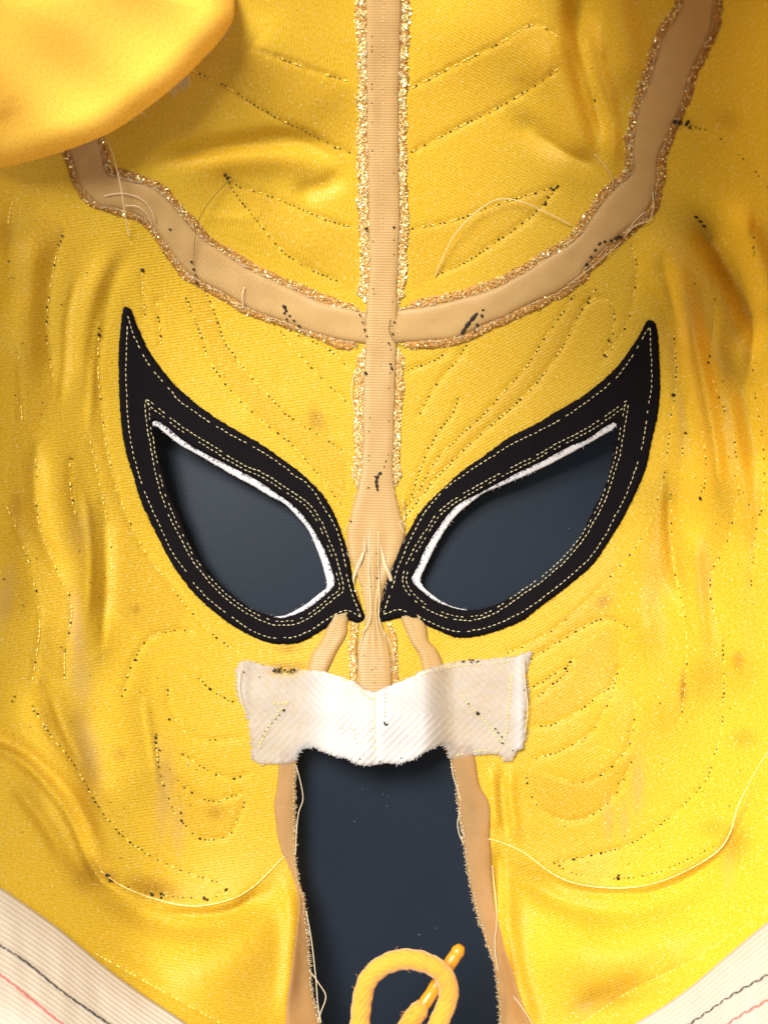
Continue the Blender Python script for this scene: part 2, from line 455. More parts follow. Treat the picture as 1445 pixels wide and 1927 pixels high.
def satin_material(name='yellow_satin', glint=1.0, pale=0.0, thin=0.45):
    """yellow satin lining: fine weave, woven-in glints, brown stains, doubled layers"""
    m, t, out = nt(name)
    L = t.links.new
    uv = N(t, 'UVMap', uv_map='weave')
    at_st = N(t, 'Attribute', attribute_name='stain')
    at_fd = N(t, 'Attribute', attribute_name='fade')
    at_ly = N(t, 'Attribute', attribute_name='layer')
    geo = N(t, 'NewGeometry')
    big = N(t, 'TexNoise', Scale=28.0, Detail=4.0, Roughness=0.6)
    L(geo.outputs['Position'], big.inputs['Vector'])
    mid = N(t, 'TexNoise', Scale=260.0, Detail=3.0, Roughness=0.6)
    L(geo.outputs['Position'], mid.inputs['Vector'])
    c = mixc(t, big.outputs['Fac'], (0.90, 0.545, 0.020, 1), (0.95, 0.65, 0.038, 1))
    c = mixc(t, math_(t, 'MULTIPLY', mid.outputs['Fac'], 0.25), c, (0.80, 0.48, 0.025, 1))
    c = mixc(t, math_(t, 'MULTIPLY', at_ly.outputs['Fac'], 0.42), c, (0.74, 0.43, 0.022, 1))
    c = mixc(t, pale, c, (0.95, 0.74, 0.20, 1))
    # weave: fine ribs along the UV map, slightly wavy
    wv = N(t, 'TexWave', Scale=1.0, Distortion=1.2, Detail=1.0)
    wv.inputs['Detail Scale'].default_value = 0.06
    wv.bands_direction = 'Y'
    mp = N(t, 'Mapping')
    mp.inputs['Scale'].default_value = (12, 56.0, 1)
    L(uv.outputs[0], mp.inputs['Vector'])
    L(mp.outputs[0], wv.inputs['Vector'])
    wv2 = N(t, 'TexNoise', Scale=1.0, Detail=2.0)
    mp2 = N(t, 'Mapping')
    mp2.inputs['Scale'].default_value = (170, 330, 1)
    L(uv.outputs[0], mp2.inputs['Vector'])
    L(mp2.outputs[0], wv2.inputs['Vector'])
    weave = math_(t, 'ADD', math_(t, 'MULTIPLY', wv.outputs['Fac'], 0.5), math_(t, 'MULTIPLY', wv2.outputs['Fac'], 0.8))
    c = mixc(t, math_(t, 'MULTIPLY', math_(t, 'SUBTRACT', 1.0, wv.outputs['Fac'], True), 0.26), c, (0.56, 0.30, 0.01, 1))
    c = mixc(t, math_(t, 'MULTIPLY', math_(t, 'SUBTRACT', wv2.outputs['Fac'], 0.48, True), 2.2, True), c, (0.98, 0.76, 0.18, 1))
    c = mixc(t, math_(t, 'MULTIPLY', math_(t, 'SUBTRACT', 0.47, wv2.outputs['Fac'], True), 2.6, True), c, (0.60, 0.33, 0.012, 1))
    # stains (own shape, broken up by noise)
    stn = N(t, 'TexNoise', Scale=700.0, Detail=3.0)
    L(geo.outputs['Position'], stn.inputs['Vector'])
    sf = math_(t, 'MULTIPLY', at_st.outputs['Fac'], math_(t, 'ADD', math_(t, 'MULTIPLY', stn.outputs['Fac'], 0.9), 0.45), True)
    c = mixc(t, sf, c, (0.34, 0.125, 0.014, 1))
    ff = math_(t, 'MULTIPLY', at_fd.outputs['Fac'], math_(t, 'ADD', math_(t, 'MULTIPLY', stn.outputs['Fac'], 0.8), 0.4), True)
    c = mixc(t, ff, c, (0.66, 0.42, 0.16, 1))
    # glints of metallic thread
    vo = N(t, 'TexVoronoi', Scale=1.0)
    mp3 = N(t, 'Mapping')
    mp3.inputs['Scale'].default_value = (270, 270, 1)
    L(uv.outputs[0], mp3.inputs['Vector'])
    L(mp3.outputs[0], vo.inputs['Vector'])
    sep = N(t, 'SeparateColor')
    L(vo.outputs['Color'], sep.inputs[0])
    patch = N(t, 'TexNoise', Scale=45.0, Detail=3.0)
    L(geo.outputs['Position'], patch.inputs['Vector'])
    thr = math_(t, 'SUBTRACT', 1.02, math_(t, 'MULTIPLY', patch.outputs['Fac'], 0.17))
    spark = math_(t, 'MULTIPLY', math_(t, 'GREATER_THAN', sep.outputs[0], thr), math_(t, 'LESS_THAN', vo.outputs['Distance'], 0.34 * glint))
    c = mixc(t, spark, c, (1.0, 0.86, 0.36, 1))
    bp = N(t, 'Bump', Strength=0.45, Distance=0.00022)
    L(weave, bp.inputs['Height'])
    # scatter the glint normals
    vm = N(t, 'VectorMath')
    vm.operation = 'SUBTRACT'
    L(vo.outputs['Color'], vm.inputs[0])
    vm.inputs[1].default_value = (0.5, 0.5, 0.5)
    vs = N(t, 'VectorMath')
    vs.operation = 'SCALE'
    L(vm.outputs[0], vs.inputs[0])
    L(math_(t, 'MULTIPLY', spark, 0.4), vs.inputs['Scale'])
    va = N(t, 'VectorMath')
    va.operation = 'ADD'
    L(bp.outputs[0], va.inputs[0])
    L(vs.outputs[0], va.inputs[1])
    vn = N(t, 'VectorMath')
    vn.operation = 'NORMALIZE'
    L(va.outputs[0], vn.inputs[0])
    bs = N(t, 'BsdfPrincipled')
    L(c, bs.inputs['Base Color'])
    L(math_(t, 'SUBTRACT', 0.48, math_(t, 'MULTIPLY', spark, 0.2)), bs.inputs['Roughness'])
    bs.inputs['Specular IOR Level'].default_value = 0.3
    bs.inputs['Sheen Weight'].default_value = 0.1
    bs.inputs['Sheen Tint'].default_value = (1, 0.85, 0.4, 1)
    L(vn.outputs[0], bs.inputs['Normal'])
    tr = N(t, 'BsdfTranslucent')
    L(mixc(t, 0.45, c, (1.0, 0.46, 0.01, 1)), tr.inputs['Color'])
    mx = N(t, 'MixShader')
    mx.inputs[0].default_value = thin
    L(bs.outputs[0], mx.inputs[1])
    L(tr.outputs[0], mx.inputs[2])
    L(mx.outputs[0], out.inputs[0])
    return m


M = {}
M['satin'] = satin_material()
M['satin_plain'] = satin_material('plain_satin', 0.0, 0.3, 0.34)
M['tape'] = simple('beige_tape', (0.56, 0.39, 0.165), 0.42, noise=0.12, nscale=300, bump=0.28, trans=0.30, tcol=(0.75, 0.47, 0.2), ribs=(0, 62, 0.75, 0.3), clear=0.24)
M['gold'] = simple('gold_lurex', (1.0, 0.82, 0.46), 0.22, metal=0.55, noise=0.25, nscale=900)
M['gold_base'] = simple('gold_cloth', (0.24, 0.118, 0.022), 0.6, metal=0.1, noise=0.8, nscale=1300, bump=1.0)
M['gold_dark'] = simple('dark_gold_lurex', (0.23, 0.115, 0.024), 0.4, metal=0.4, noise=0.4, nscale=900)
M['leather'] = simple('black_suede', (0.0042, 0.0034, 0.0042), 0.8, noise=0.4, nscale=1500, bump=0.7, spec=0.04)
M['white_leather'] = simple('white_leather_edge', (0.36, 0.355, 0.37), 0.8, noise=0.3, nscale=900, bump=0.3)
M['eye_thread'] = simple('pale_thread', (0.58, 0.53, 0.31), 0.6, noise=0.2, nscale=900)
M['pale'] = simple('yellow_thread', (0.88, 0.64, 0.15), 0.55, noise=0.2, nscale=900)
M['black_thread'] = simple('black_thread', (0.012, 0.009, 0.006), 0.7)
M['cream'] = simple('cream_thread', (0.82, 0.70, 0.48), 0.55, trans=0.3)
M['red_thread'] = simple('red_thread', (0.55, 0.06, 0.05), 0.6)
M['piping'] = simple('white_cord_thread', (0.80, 0.58, 0.24), 0.6, noise=0.2, nscale=900, bump=0.5)
M['twill'] = simple('white_twill', (0.54, 0.53, 0.525), 0.85, noise=0.10, nscale=500, bump=0.45, trans=0.2, tcol=(0.9, 0.72, 0.55), ribs=(28, 0, 0.7, 0.5), clear_attr='sheer')
M['hem'] = simple('cream_hem_twill', (0.56, 0.50, 0.42), 0.85, noise=0.12, nscale=500, bump=0.35, trans=0.15, tcol=(0.9, 0.7, 0.5), ribs=(7.5, 0, 0.8, 0.25))
M['mouth_tape'] = simple('tan_binding', (0.47, 0.295, 0.12), 0.6, noise=0.15, nscale=350, bump=0.4, trans=0.35, tcol=(0.75, 0.42, 0.14), ribs=(0, 90, 0.5, 0.3), clear=0.3)
M['lace'] = simple('yellow_lace', (0.62, 0.275, 0.02), 0.85, noise=0.2, nscale=900, bump=0.55, sheen=0.4, ribs=(60, 34, 0.5, 2.0))
M['aglet'] = simple('amber_lace_tip', (0.55, 0.24, 0.015), 0.3, noise=0.15, nscale=200)


def table_material():
    m, t, out = nt('navy_table')
    L = t.links.new
    geo = N(t, 'NewGeometry')
    a = N(t, 'TexNoise', Scale=22.0, Detail=4.0)
    b = N(t, 'TexNoise', Scale=2200.0, Detail=2.0)
    L(geo.outputs['Position'], a.inputs['Vector'])
    L(geo.outputs['Position'], b.inputs['Vector'])
    c = mixc(t, a.outputs['Fac'], (0.0022, 0.0055, 0.0115, 1), (0.0070, 0.0135, 0.0245, 1))
    c = mixc(t, math_(t, 'MULTIPLY', b.outputs['Fac'], 0.3), c, (0.016, 0.024, 0.037, 1))
    bs = N(t, 'BsdfPrincipled')
    bs.inputs['Roughness'].default_value = 0.5
    bs.inputs['Specular IOR Level'].default_value = 0.22
    L(c, bs.inputs['Base Color'])
    bp = N(t, 'Bump', Strength=0.25, Distance=0.0002)
    L(b.outputs['Fac'], bp.inputs['Height'])
    L(bp.outputs[0], bs.inputs['Normal'])
    L(bs.outputs[0], out.inputs[0])
    return m


M['table'] = table_material()


# ------------------------------------------------------------------ object helpers
def link(name, verts, faces, mats, parent=None, smooth=True, kind=None, label=None, uvs=None, uvname='UVMap', attrs=None, fmat=None):
    me = bpy.data.meshes.new(name)
    me.from_pydata([tuple(map(float, v)) for v in verts], [], faces)
    for mt in (mats if isinstance(mats, (list, tuple)) else [mats]):
        me.materials.append(mt)
    if smooth:
        me.polygons.foreach_set('use_smooth', [True] * len(me.polygons))
    if fmat is not None:
        me.polygons.foreach_set('material_index', list(map(int, fmat)))
    if uvs is not None:
        ul = me.uv_layers.new(name=uvname)
        li = np.zeros(len(me.loops), dtype=np.int32)
        me.loops.foreach_get('vertex_index', li)
        ul.data.foreach_set('uv', np.asarray(uvs, dtype=np.float32)[li].ravel())
    for k, v in (attrs or {}).items():
        a = me.attributes.new(k, 'FLOAT', 'POINT')
        a.data.foreach_set('value', np.asarray(v, dtype=np.float32))
    me.update()
    o = bpy.data.objects.new(name, me)
    sc.collection.objects.link(o)
    if parent is not None:
        o.parent = parent
    if kind:
        o['kind'] = kind
    if label:
        o['label'] = label
    return o


def inside(poly, x, y):
    p = np.asarray(poly)
    r = np.zeros(len(x), bool)
    xj, yj = p[-1]
    for xi, yi in p:
        if yi != yj:
            c = ((yi > y) != (yj > y)) & (x < (xj - xi) * (y - yi) / (yj - yi) + xi)
            r ^= c
        xj, yj = xi, yi
    return r


def dist_to(poly, x, y, closed=True):
    p = np.asarray(poly)
    d = np.full(len(x), 1e9)
    n = len(p)
    for i in range(n if closed else n - 1):
        a, b = p[i], p[(i + 1) % n]
        ab = b - a
        t = np.clip(((x - a[0]) * ab[0] + (y - a[1]) * ab[1]) / max(ab @ ab, 1e-9), 0, 1)
        d = np.minimum(d, (x - a[0] - t * ab[0]) ** 2 + (y - a[1] - t * ab[1]) ** 2)
    return np.sqrt(d)


def cdt(outline, holes, step):
    """triangulate a flat shape with a jittered interior grid"""
    loops = [np.asarray(outline)] + [np.asarray(h) for h in holes]
    pts, edges = [], []
    for lp in loops:
        o = len(pts)
        pts += [tuple(q) for q in lp]
        edges += [(o + i, o + (i + 1) % len(lp)) for i in range(len(lp))]
    x0, y0 = loops[0].min(0)
    x1, y1 = loops[0].max(0)
    a, b = np.meshgrid(np.arange(x0 + step / 2, x1, step), np.arange(y0 + step / 2, y1, step))
    a = a.ravel() + RNG.uniform(-.12, .12, a.size) * step
    b = b.ravel() + RNG.uniform(-.12, .12, b.size) * step
    k = inside(loops[0], a, b)
    a, b = a[k], b[k]
    for h in loops[1:]:
        k = ~inside(h, a, b)
        a, b = a[k], b[k]
    # keep clear of the outlines
    bd = np.concatenate(loops)
    cell = {}
    for q in bd:
        cell.setdefault((int(q[0] // step), int(q[1] // step)), []).append(q)
    keep = []
    for i in range(len(a)):
        cx, cy = int(a[i] // step), int(b[i] // step)
        ok = True
        for u in (-1, 0, 1):
            for v in (-1, 0, 1):
                for q in cell.get((cx + u, cy + v), ()):
                    if (q[0] - a[i]) ** 2 + (q[1] - b[i]) ** 2 < (0.5 * step) ** 2:
                        ok = False
        keep.append(ok)
    a, b = a[keep], b[keep]
    pts += list(zip(a, b))
    r = delaunay_2d_cdt([Vector((float(p[0]), float(p[1]))) for p in pts], edges, [], 0, 1e-4)
    v = np.array([(q[0], q[1]) for q in r[0]])
    f = np.array([t for t in r[2] if len(t) == 3])
    c = v[f].mean(1)
    k = inside(loops[0], c[:, 0], c[:, 1])
    for h in loops[1:]:
        k &= ~inside(h, c[:, 0], c[:, 1])
    return v, f[k]


def up_faces(P3, f):
    n = np.cross(P3[f[:, 1]] - P3[f[:, 0]], P3[f[:, 2]] - P3[f[:, 0]])
    f = f.copy()
    fl = (n * (np.array([0, 0, CAM_Z]) - P3[f[:, 0]])).sum(1) < 0
    f[fl] = f[fl][:, ::-1]
    return f


def solid(name, outline, holes, step, mat, parent, lift, thick, round_px=5.0, round_mm=0.6, kind=None, label=None, extra=None, uvscale=1000.0, uvrot=0.0, chevron=None, sheer=None):
    """plate that follows the cloth, with thickness and a rounded rim"""
    v, f = cdt(outline, holes, step)
    d = dist_to(outline, v[:, 0], v[:, 1])
    for h in holes:
        d = np.minimum(d, dist_to(h, v[:, 0], v[:, 1]))
    e = np.clip(1 - d / round_px, 0, 1)
    z = hz(v[:, 0], v[:, 1]) + lift - round_mm * e * e
    if extra is not None:
        z = z + extra(v[:, 0], v[:, 1])
    top = at_z(v[:, 0], v[:, 1], z)
    bot = at_z(v[:, 0], v[:, 1], np.maximum(z - thick, 0.15))
    f = up_faces(top, f)
    n = len(v)
    faces = [tuple(map(int, t)) for t in f] + [tuple(int(q) + n for q in t[::-1]) for t in f]
    cnt = {}
    for t in f:
        for i in range(3):
            cnt[(int(t[i]), int(t[(i + 1) % 3]))] = 1
    for (a, b) in list(cnt):
        if (b, a) not in cnt:
            faces.append((b, a, a + n, b + n))
    ca, sa = math.cos(uvrot), math.sin(uvrot)
    uv = np.stack([(v[:, 0] * ca + v[:, 1] * sa) / uvscale, (v[:, 1] * ca - v[:, 0] * sa) / uvscale], 1)
    if chevron is not None:      # herringbone: the rib direction turns along a middle line
        uv = np.stack([(v[:, 0] * .72 + np.abs(v[:, 1] - chevron) * .72) / uvscale, v[:, 1] / uvscale], 1)
    return link(name, np.vstack([top, bot]), faces, mat, parent, kind=kind, label=label, uvs=np.vstack([uv, uv]), attrs=None if sheer is None else dict(sheer=np.tile(sheer(v[:, 0], v[:, 1]), 2)))


def ribbon(name, left, right, mat, parent, lift=0.6, edge_lift=0.1, across=8, step=4.0, wob=0.0, label=None, wrinkle=0.0, uvlen=1000.0, thick=0.25, crown=None):
    """tape between two edge curves, lying on the cloth; a closed thin body"""
    n = max(len(cr(left, step)), len(cr(right, step)))
    a, b = cr(left, step), cr(right, step)
    ia, ib = np.linspace(0, len(a) - 1, n), np.linspace(0, len(b) - 1, n)
    A = np.stack([np.interp(ia, np.arange(len(a)), a[:, k]) for k in (0, 1)], 1)
    B = np.stack([np.interp(ib, np.arange(len(b)), b[:, k]) for k in (0, 1)], 1)
    if wob:
        for E_, D in ((A, A - B), (B, B - A)):
            D = D / np.maximum(np.linalg.norm(D, axis=1, keepdims=True), 1e-6)
            w = np.interp(np.arange(n), np.arange(0, n + 9, 9), RNG.normal(0, wob, len(np.arange(0, n + 9, 9))))
            E_ += D * (w + RNG.normal(0, wob * 0.2, n))[:, None]
    rows, uv = [], []
    s = np.r_[0, np.cumsum(np.hypot(*np.diff((A + B) / 2, axis=0).T))]
    ph = RNG.uniform(0, 6, 3)
    for j in range(across + 1):
        t = j / across
        q = A * (1 - t) + B * t
        cen = 1 - (2 * t - 1) ** 2
        lf = edge_lift + (lift - edge_lift) * min(1, cen * 1.8)
        lf = lf + wrinkle * (np.sin(s * 0.045 + ph[0] + 3 * t) * 0.5 + np.sin(s * 0.11 + ph[1] - 4 * t) * 0.3 + np.sin(s * 0.023 + ph[2]) * 0.4) * cen
        if crown is not None:
            lf = lf + crown(q[:, 0], q[:, 1], t)
        rows.append((q, lf))
        uv.append(np.stack([np.full(n, t), s / uvlen], 1))
    top = np.concatenate([at_z(q[:, 0], q[:, 1], hz(q[:, 0], q[:, 1]) + lf) for q, lf in rows])
    bot = np.concatenate([at_z(q[:, 0], q[:, 1], hz(q[:, 0], q[:, 1]) + lf - thick) for q, lf in rows])
    m = len(top)
    F = []
    for j in range(across):
        for i in range(n - 1):
            a0 = j * n + i
            qd = (a0, a0 + 1, a0 + n + 1, a0 + n)
            F.append(qd)
            F.append(tuple(x + m for x in qd[::-1]))
    for i in range(n - 1):
        F.append((i + 1, i, i + m, i + 1 + m))
        k = across * n + i
        F.append((k, k + 1, k + 1 + m, k + m))
    # upward winding
    p0, p1, p2 = top[F[0][0]], top[F[0][1]], top[F[0][2]]
    if np.cross(p1 - p0, p2 - p0)[2] < 0:
        F = [q[::-1] for q in F]
    U = np.concatenate(uv)
    return link(name, np.vstack([top, bot]), F, mat, parent, label=label, uvs=np.vstack([U, U])), A, B


def tube(name, pts3, r, mat, parent, sides=6, kind=None, label=None, taper=None, uv=False):
    p = np.asarray(pts3, float)
    n = len(p)
    tg = np.gradient(p, axis=0)
    tg /= np.maximum(np.linalg.norm(tg, axis=1, keepdims=True), 1e-12)
    up = np.tile([0, 0, 1.0], (n, 1))
    s = np.cross(tg, up)
    ln = np.linalg.norm(s, axis=1, keepdims=True)
    s = np.where(ln > 1e-6, s / np.maximum(ln, 1e-12), [1.0, 0, 0])
    u = np.cross(s, tg)
    rr = np.full(n, r) if np.isscalar(r) else np.asarray(r)
    V = []
    for k in range(sides):
        a = 2 * math.pi * k / sides
        V.append(p + (s * math.cos(a) + u * math.sin(a)) * rr[:, None])
    V = np.stack(V, 1).reshape(-1, 3)
    F = []
    for i in range(n - 1):
        for k in range(sides):
            k2 = (k + 1) % sides
            F.append((i * sides + k, i * sides + k2, (i + 1) * sides + k2, (i + 1) * sides + k))
    F.append(tuple(range(sides))[::-1])
    F.append(tuple((n - 1) * sides + k for k in range(sides)))
    uvs = None
    if uv:
        L = np.r_[0, np.cumsum(np.linalg.norm(np.diff(p, axis=0), axis=1))]
        uvs = np.array([(k / sides * 0.1, L[i] * 6) for i in range(n) for k in range(sides)])
    return V, F, uvs


class Bits:
    """many small pieces joined into one mesh"""

    def __init__(self):
        self.v, self.f, self.m, self.n = [], [], [], 0

    def add(self, V, F, mi=0):
        self.v.append(np.asarray(V))
        self.f += [tuple(q + self.n for q in t) for t in F]
        self.m += [mi] * len(F)
        self.n += len(V)

    def dash(self, c, d, up, ln, w, h, mi=0):
        """one stitch: a short rounded bar arched over the cloth"""
        d = d / max(np.linalg.norm(d), 1e-9)
        s = np.cross(up, d)
        s /= max(np.linalg.norm(s), 1e-9)
        V = []
        for t, k, hh in ((-.5, .25, 0.0), (-.25, 1, .8), (.25, 1, .8), (.5, .25, 0.0)):
            o = c + d * ln * t
            V += [o + s * w * .5 * k, o + up * h * (hh + .15), o - s * w * .5 * k, o - up * h * .2]
        F = []
        for i in range(3):
            for k in range(4):
                F.append((i * 4 + k, i * 4 + (k + 1) % 4, (i + 1) * 4 + (k + 1) % 4, (i + 1) * 4 + k))
        F += [(3, 2, 1, 0), (12, 13, 14, 15)]
        self.add(V, F, mi)

    def bead(self, c, r, mi=0):
        """small faceted lump"""
        q = RNG.normal(size=(3, 3))
        q, _ = np.linalg.qr(q)
        e = q * (r * RNG.uniform(0.7, 1.25, 3))[:, None]
        V = [c + e[0], c - e[0], c + e[1], c - e[1], c + e[2], c - e[2]]
        F = [(0, 2, 4), (2, 1, 4), (1, 3, 4), (3, 0, 4), (2, 0, 5), (1, 2, 5), (3, 1, 5), (0, 3, 5)]
        if np.linalg.det(q) < 0:
            F = [t[::-1] for t in F]
        self.add(V, F, mi)

    def hair(self, pts3, r, mi=0):
        V, F, _ = tube('', pts3, r, None, None, 3)
        self.add(V, F, mi)

    def done(self, name, mats, parent, kind='stuff', label=None, smooth=True):
        if not self.v:
            return None
        return link(name, np.concatenate(self.v), self.f, mats, parent, smooth=smooth, kind=kind, label=label, fmat=self.m)


UP = np.array([0, 0, 1.0])
PX = K * CAM_Z * 0.97        # metres per pixel near the cloth


def seam(name, pts, mat, parent, spacing=9.5, ln=7.0, w=2.6, lift=0.15, closed=False, jit=0.5, miss=0.02, h=1.3, lf=None):
    c = cr(pts, spacing, closed)
    n = len(c)
    b = Bits()
    for i in range(n if closed else n - 1):
        if random.random() < miss:
            continue
        a, e = c[i], c[(i + 1) % n]
        mid = (a + e) / 2 + RNG.normal(0, jit, 2)
        dv = (e - a) / max(np.linalg.norm(e - a), 1e-6)
        l0 = lift if lf is None else lf(mid[0], mid[1])
        p = on_cloth(mid[0], mid[1], l0)
        p2 = on_cloth(mid[0] + dv[0], mid[1] + dv[1], l0 if lf is None else lf(mid[0] + dv[0], mid[1] + dv[1]))
        k = random.uniform(0.8, 1.15)
        b.dash(p, p2 - p, UP, ln * k * PX, w * random.uniform(.8, 1.2) * PX, h * PX)
    return b.done(name, mat, parent)


# ------------------------------------------------------------------ the table
def make_table():
    # a slightly uneven dark board
    s, n = 0.9, 24
    V = [((i / n - .5) * 2 * s, (j / n - .5) * 2 * s, 0.0) for j in range(n + 1) for i in range(n + 1)]
    V += [((i / n - .5) * 2 * s, (j / n - .5) * 2 * s, -0.03) for j in range(n + 1) for i in range(n + 1)]
    m = (n + 1) ** 2
    F = []
    for j in range(n):
        for i in range(n):
            a = j * (n + 1) + i
            F.append((a, a + 1, a + n + 2, a + n + 1))
            F.append((a + m, a + n + 1 + m, a + n + 2 + m, a + 1 + m))
    for i in range(n):
        for a, b in ((i, i + 1), (n * (n + 1) + i + 1, n * (n + 1) + i), ((i + 1) * (n + 1), i * (n + 1)), (i * (n + 1) + n, (i + 1) * (n + 1) + n)):
            F.append((b, a, a + m, b + m))
    o = link('table_surface', V, F, M['table'], smooth=False, kind='structure')
    o['label'] = 'smooth dark navy blue table surface under the mask'
    return o


table = make_table()

# ------------------------------------------------------------------ the mask
mask = bpy.data.objects.new('wrestling_mask', None)
sc.collection.objects.link(mask)
mask['label'] = 'yellow satin wrestling mask seen from inside with black rimmed eye holes'
mask['category'] = 'mask'

# seam centre lines
SEAM_L = [(100, -100), (122, 130), (150, 270), (168, 345), (205, 362), (250, 372), (285, 392), (315, 420), (355, 470), (400, 505), (460, 540), (538, 572), (604, 598), (717, 618)]
SEAM_R = [(717, 618), (790, 612), (860, 602), (906, 580), (973, 552), (1034, 520), (1085, 488), (1140, 430), (1188, 390), (1212, 330), (1218, 285), (1235, 225), (1262, 145), (1295, 60), (1313, 0), (1380, -260)]
CEN_TOP = [(717, -260), (722, 0), (722, 300), (717, 618)]
CEN_BOT = [(717, 618), (713, 760), (708, 900), (706, 1060), (703, 1160), (705, 1300), (705, 1392)]
PIPE_L = [(-260, 1330), (-100, 1368), (0, 1405), (60, 1440), (130, 1520), (190, 1640), (230, 1668), (290, 1692), (360, 1706), (430, 1695), (480, 1667), (535, 1612)]
PIPE_R = [(905, 1577), (940, 1585), (985, 1605), (1040, 1645), (1090, 1665), (1160, 1672), (1220, 1666), (1280, 1645), (1345, 1607), (1373, 1570), (1392, 1510), (1445, 1415), (1520, 1320), (1705, 1180)]
SIDE_R = [(1285, 232), (1340, 258), (1395, 300), (1445, 350), (1540, 440), (1705, 570)]

EYES = []
EYES.append(dict(
    outer=[(232, 581), (240, 578), (247, 583), (255, 605), (264, 626), (276, 653), (297, 684), (324, 719), (347, 740), (374, 763), (411, 789), (442, 808), (487, 833), (523, 858), (558, 883), (590, 912), (612, 938), (630, 970), (645, 1010), (657, 1050), (663, 1090), (672, 1124), (686, 1158), (682, 1168), (670, 1172), (654, 1166), (643, 1166), (625, 1175), (603, 1188), (576, 1204), (554, 1211), (520, 1212), (494, 1206), (465, 1193), (438, 1178), (406, 1154), (375, 1127), (346, 1094), (319, 1054), (299, 1015), (282, 980), (265, 944), (252, 900), (237, 851), (229, 808), (225, 754), (223, 686), (225, 634)],
    hole=[(289, 792), (308, 800), (336, 823), (365, 843), (394, 858), (442, 883), (476, 900), (514, 925), (540, 943), (563, 963), (585, 992), (605, 1025), (619, 1059), (629, 1097), (614, 1117), (590, 1137), (563, 1153), (545, 1159), (527, 1163), (500, 1156), (469, 1144), (438, 1121), (406, 1092), (375, 1050), (355, 1011), (340, 973), (323, 936), (309, 890), (297, 847), (290, 812)],
    white=[(291, 801), (307, 812), (339, 837), (365, 851), (394, 868), (442, 896), (476, 914), (505, 932), (534, 947), (558, 970), (581, 999), (596, 1032), (607, 1063), (615, 1102), (601, 1117), (576, 1137), (545, 1155), (527, 1160), (498, 1158), (466, 1147), (434, 1124), (402, 1094), (371, 1052), (351, 1013), (336, 975), (319, 938), (305, 892), (293, 849), (287, 815)],
    st_out=[(240, 593), (248, 622), (258, 645), (277, 682), (297, 707), (324, 738), (339, 756), (365, 773), (394, 794), (442, 822), (471, 838), (496, 852), (525, 871), (554, 894), (576, 909), (592, 927), (607, 952), (625, 979), (639, 1014), (648, 1052), (654, 1088), (662, 1117), (672, 1144), (679, 1163), (668, 1155), (654, 1149), (643, 1150), (621, 1162), (599, 1177), (576, 1191), (558, 1198), (532, 1201), (509, 1200), (476, 1188), (449, 1171), (406, 1139), (384, 1119), (365, 1098), (344, 1067), (323, 1038), (303, 994), (290, 967), (278, 938), (267, 909), (252, 860), (245, 822), (240, 783), (238, 734), (237, 686), (239, 641)],
    st_in=[(275, 751), (274, 763), (275, 792), (283, 837), (289, 870), (298, 911), (311, 951), (323, 980), (336, 1005), (348, 1029), (363, 1056), (381, 1079), (396, 1098), (421, 1123), (448, 1144), (479, 1162), (510, 1175), (532, 1177), (554, 1175), (581, 1164), (603, 1148), (625, 1130), (646, 1112), (645, 1097), (639, 1072), (630, 1041), (616, 1008), (605, 981), (585, 952), (563, 934), (532, 914), (509, 898), (483, 885), (460, 876), (433, 860), (394, 835), (365, 818), (336, 798), (307, 775), (291, 762)]))
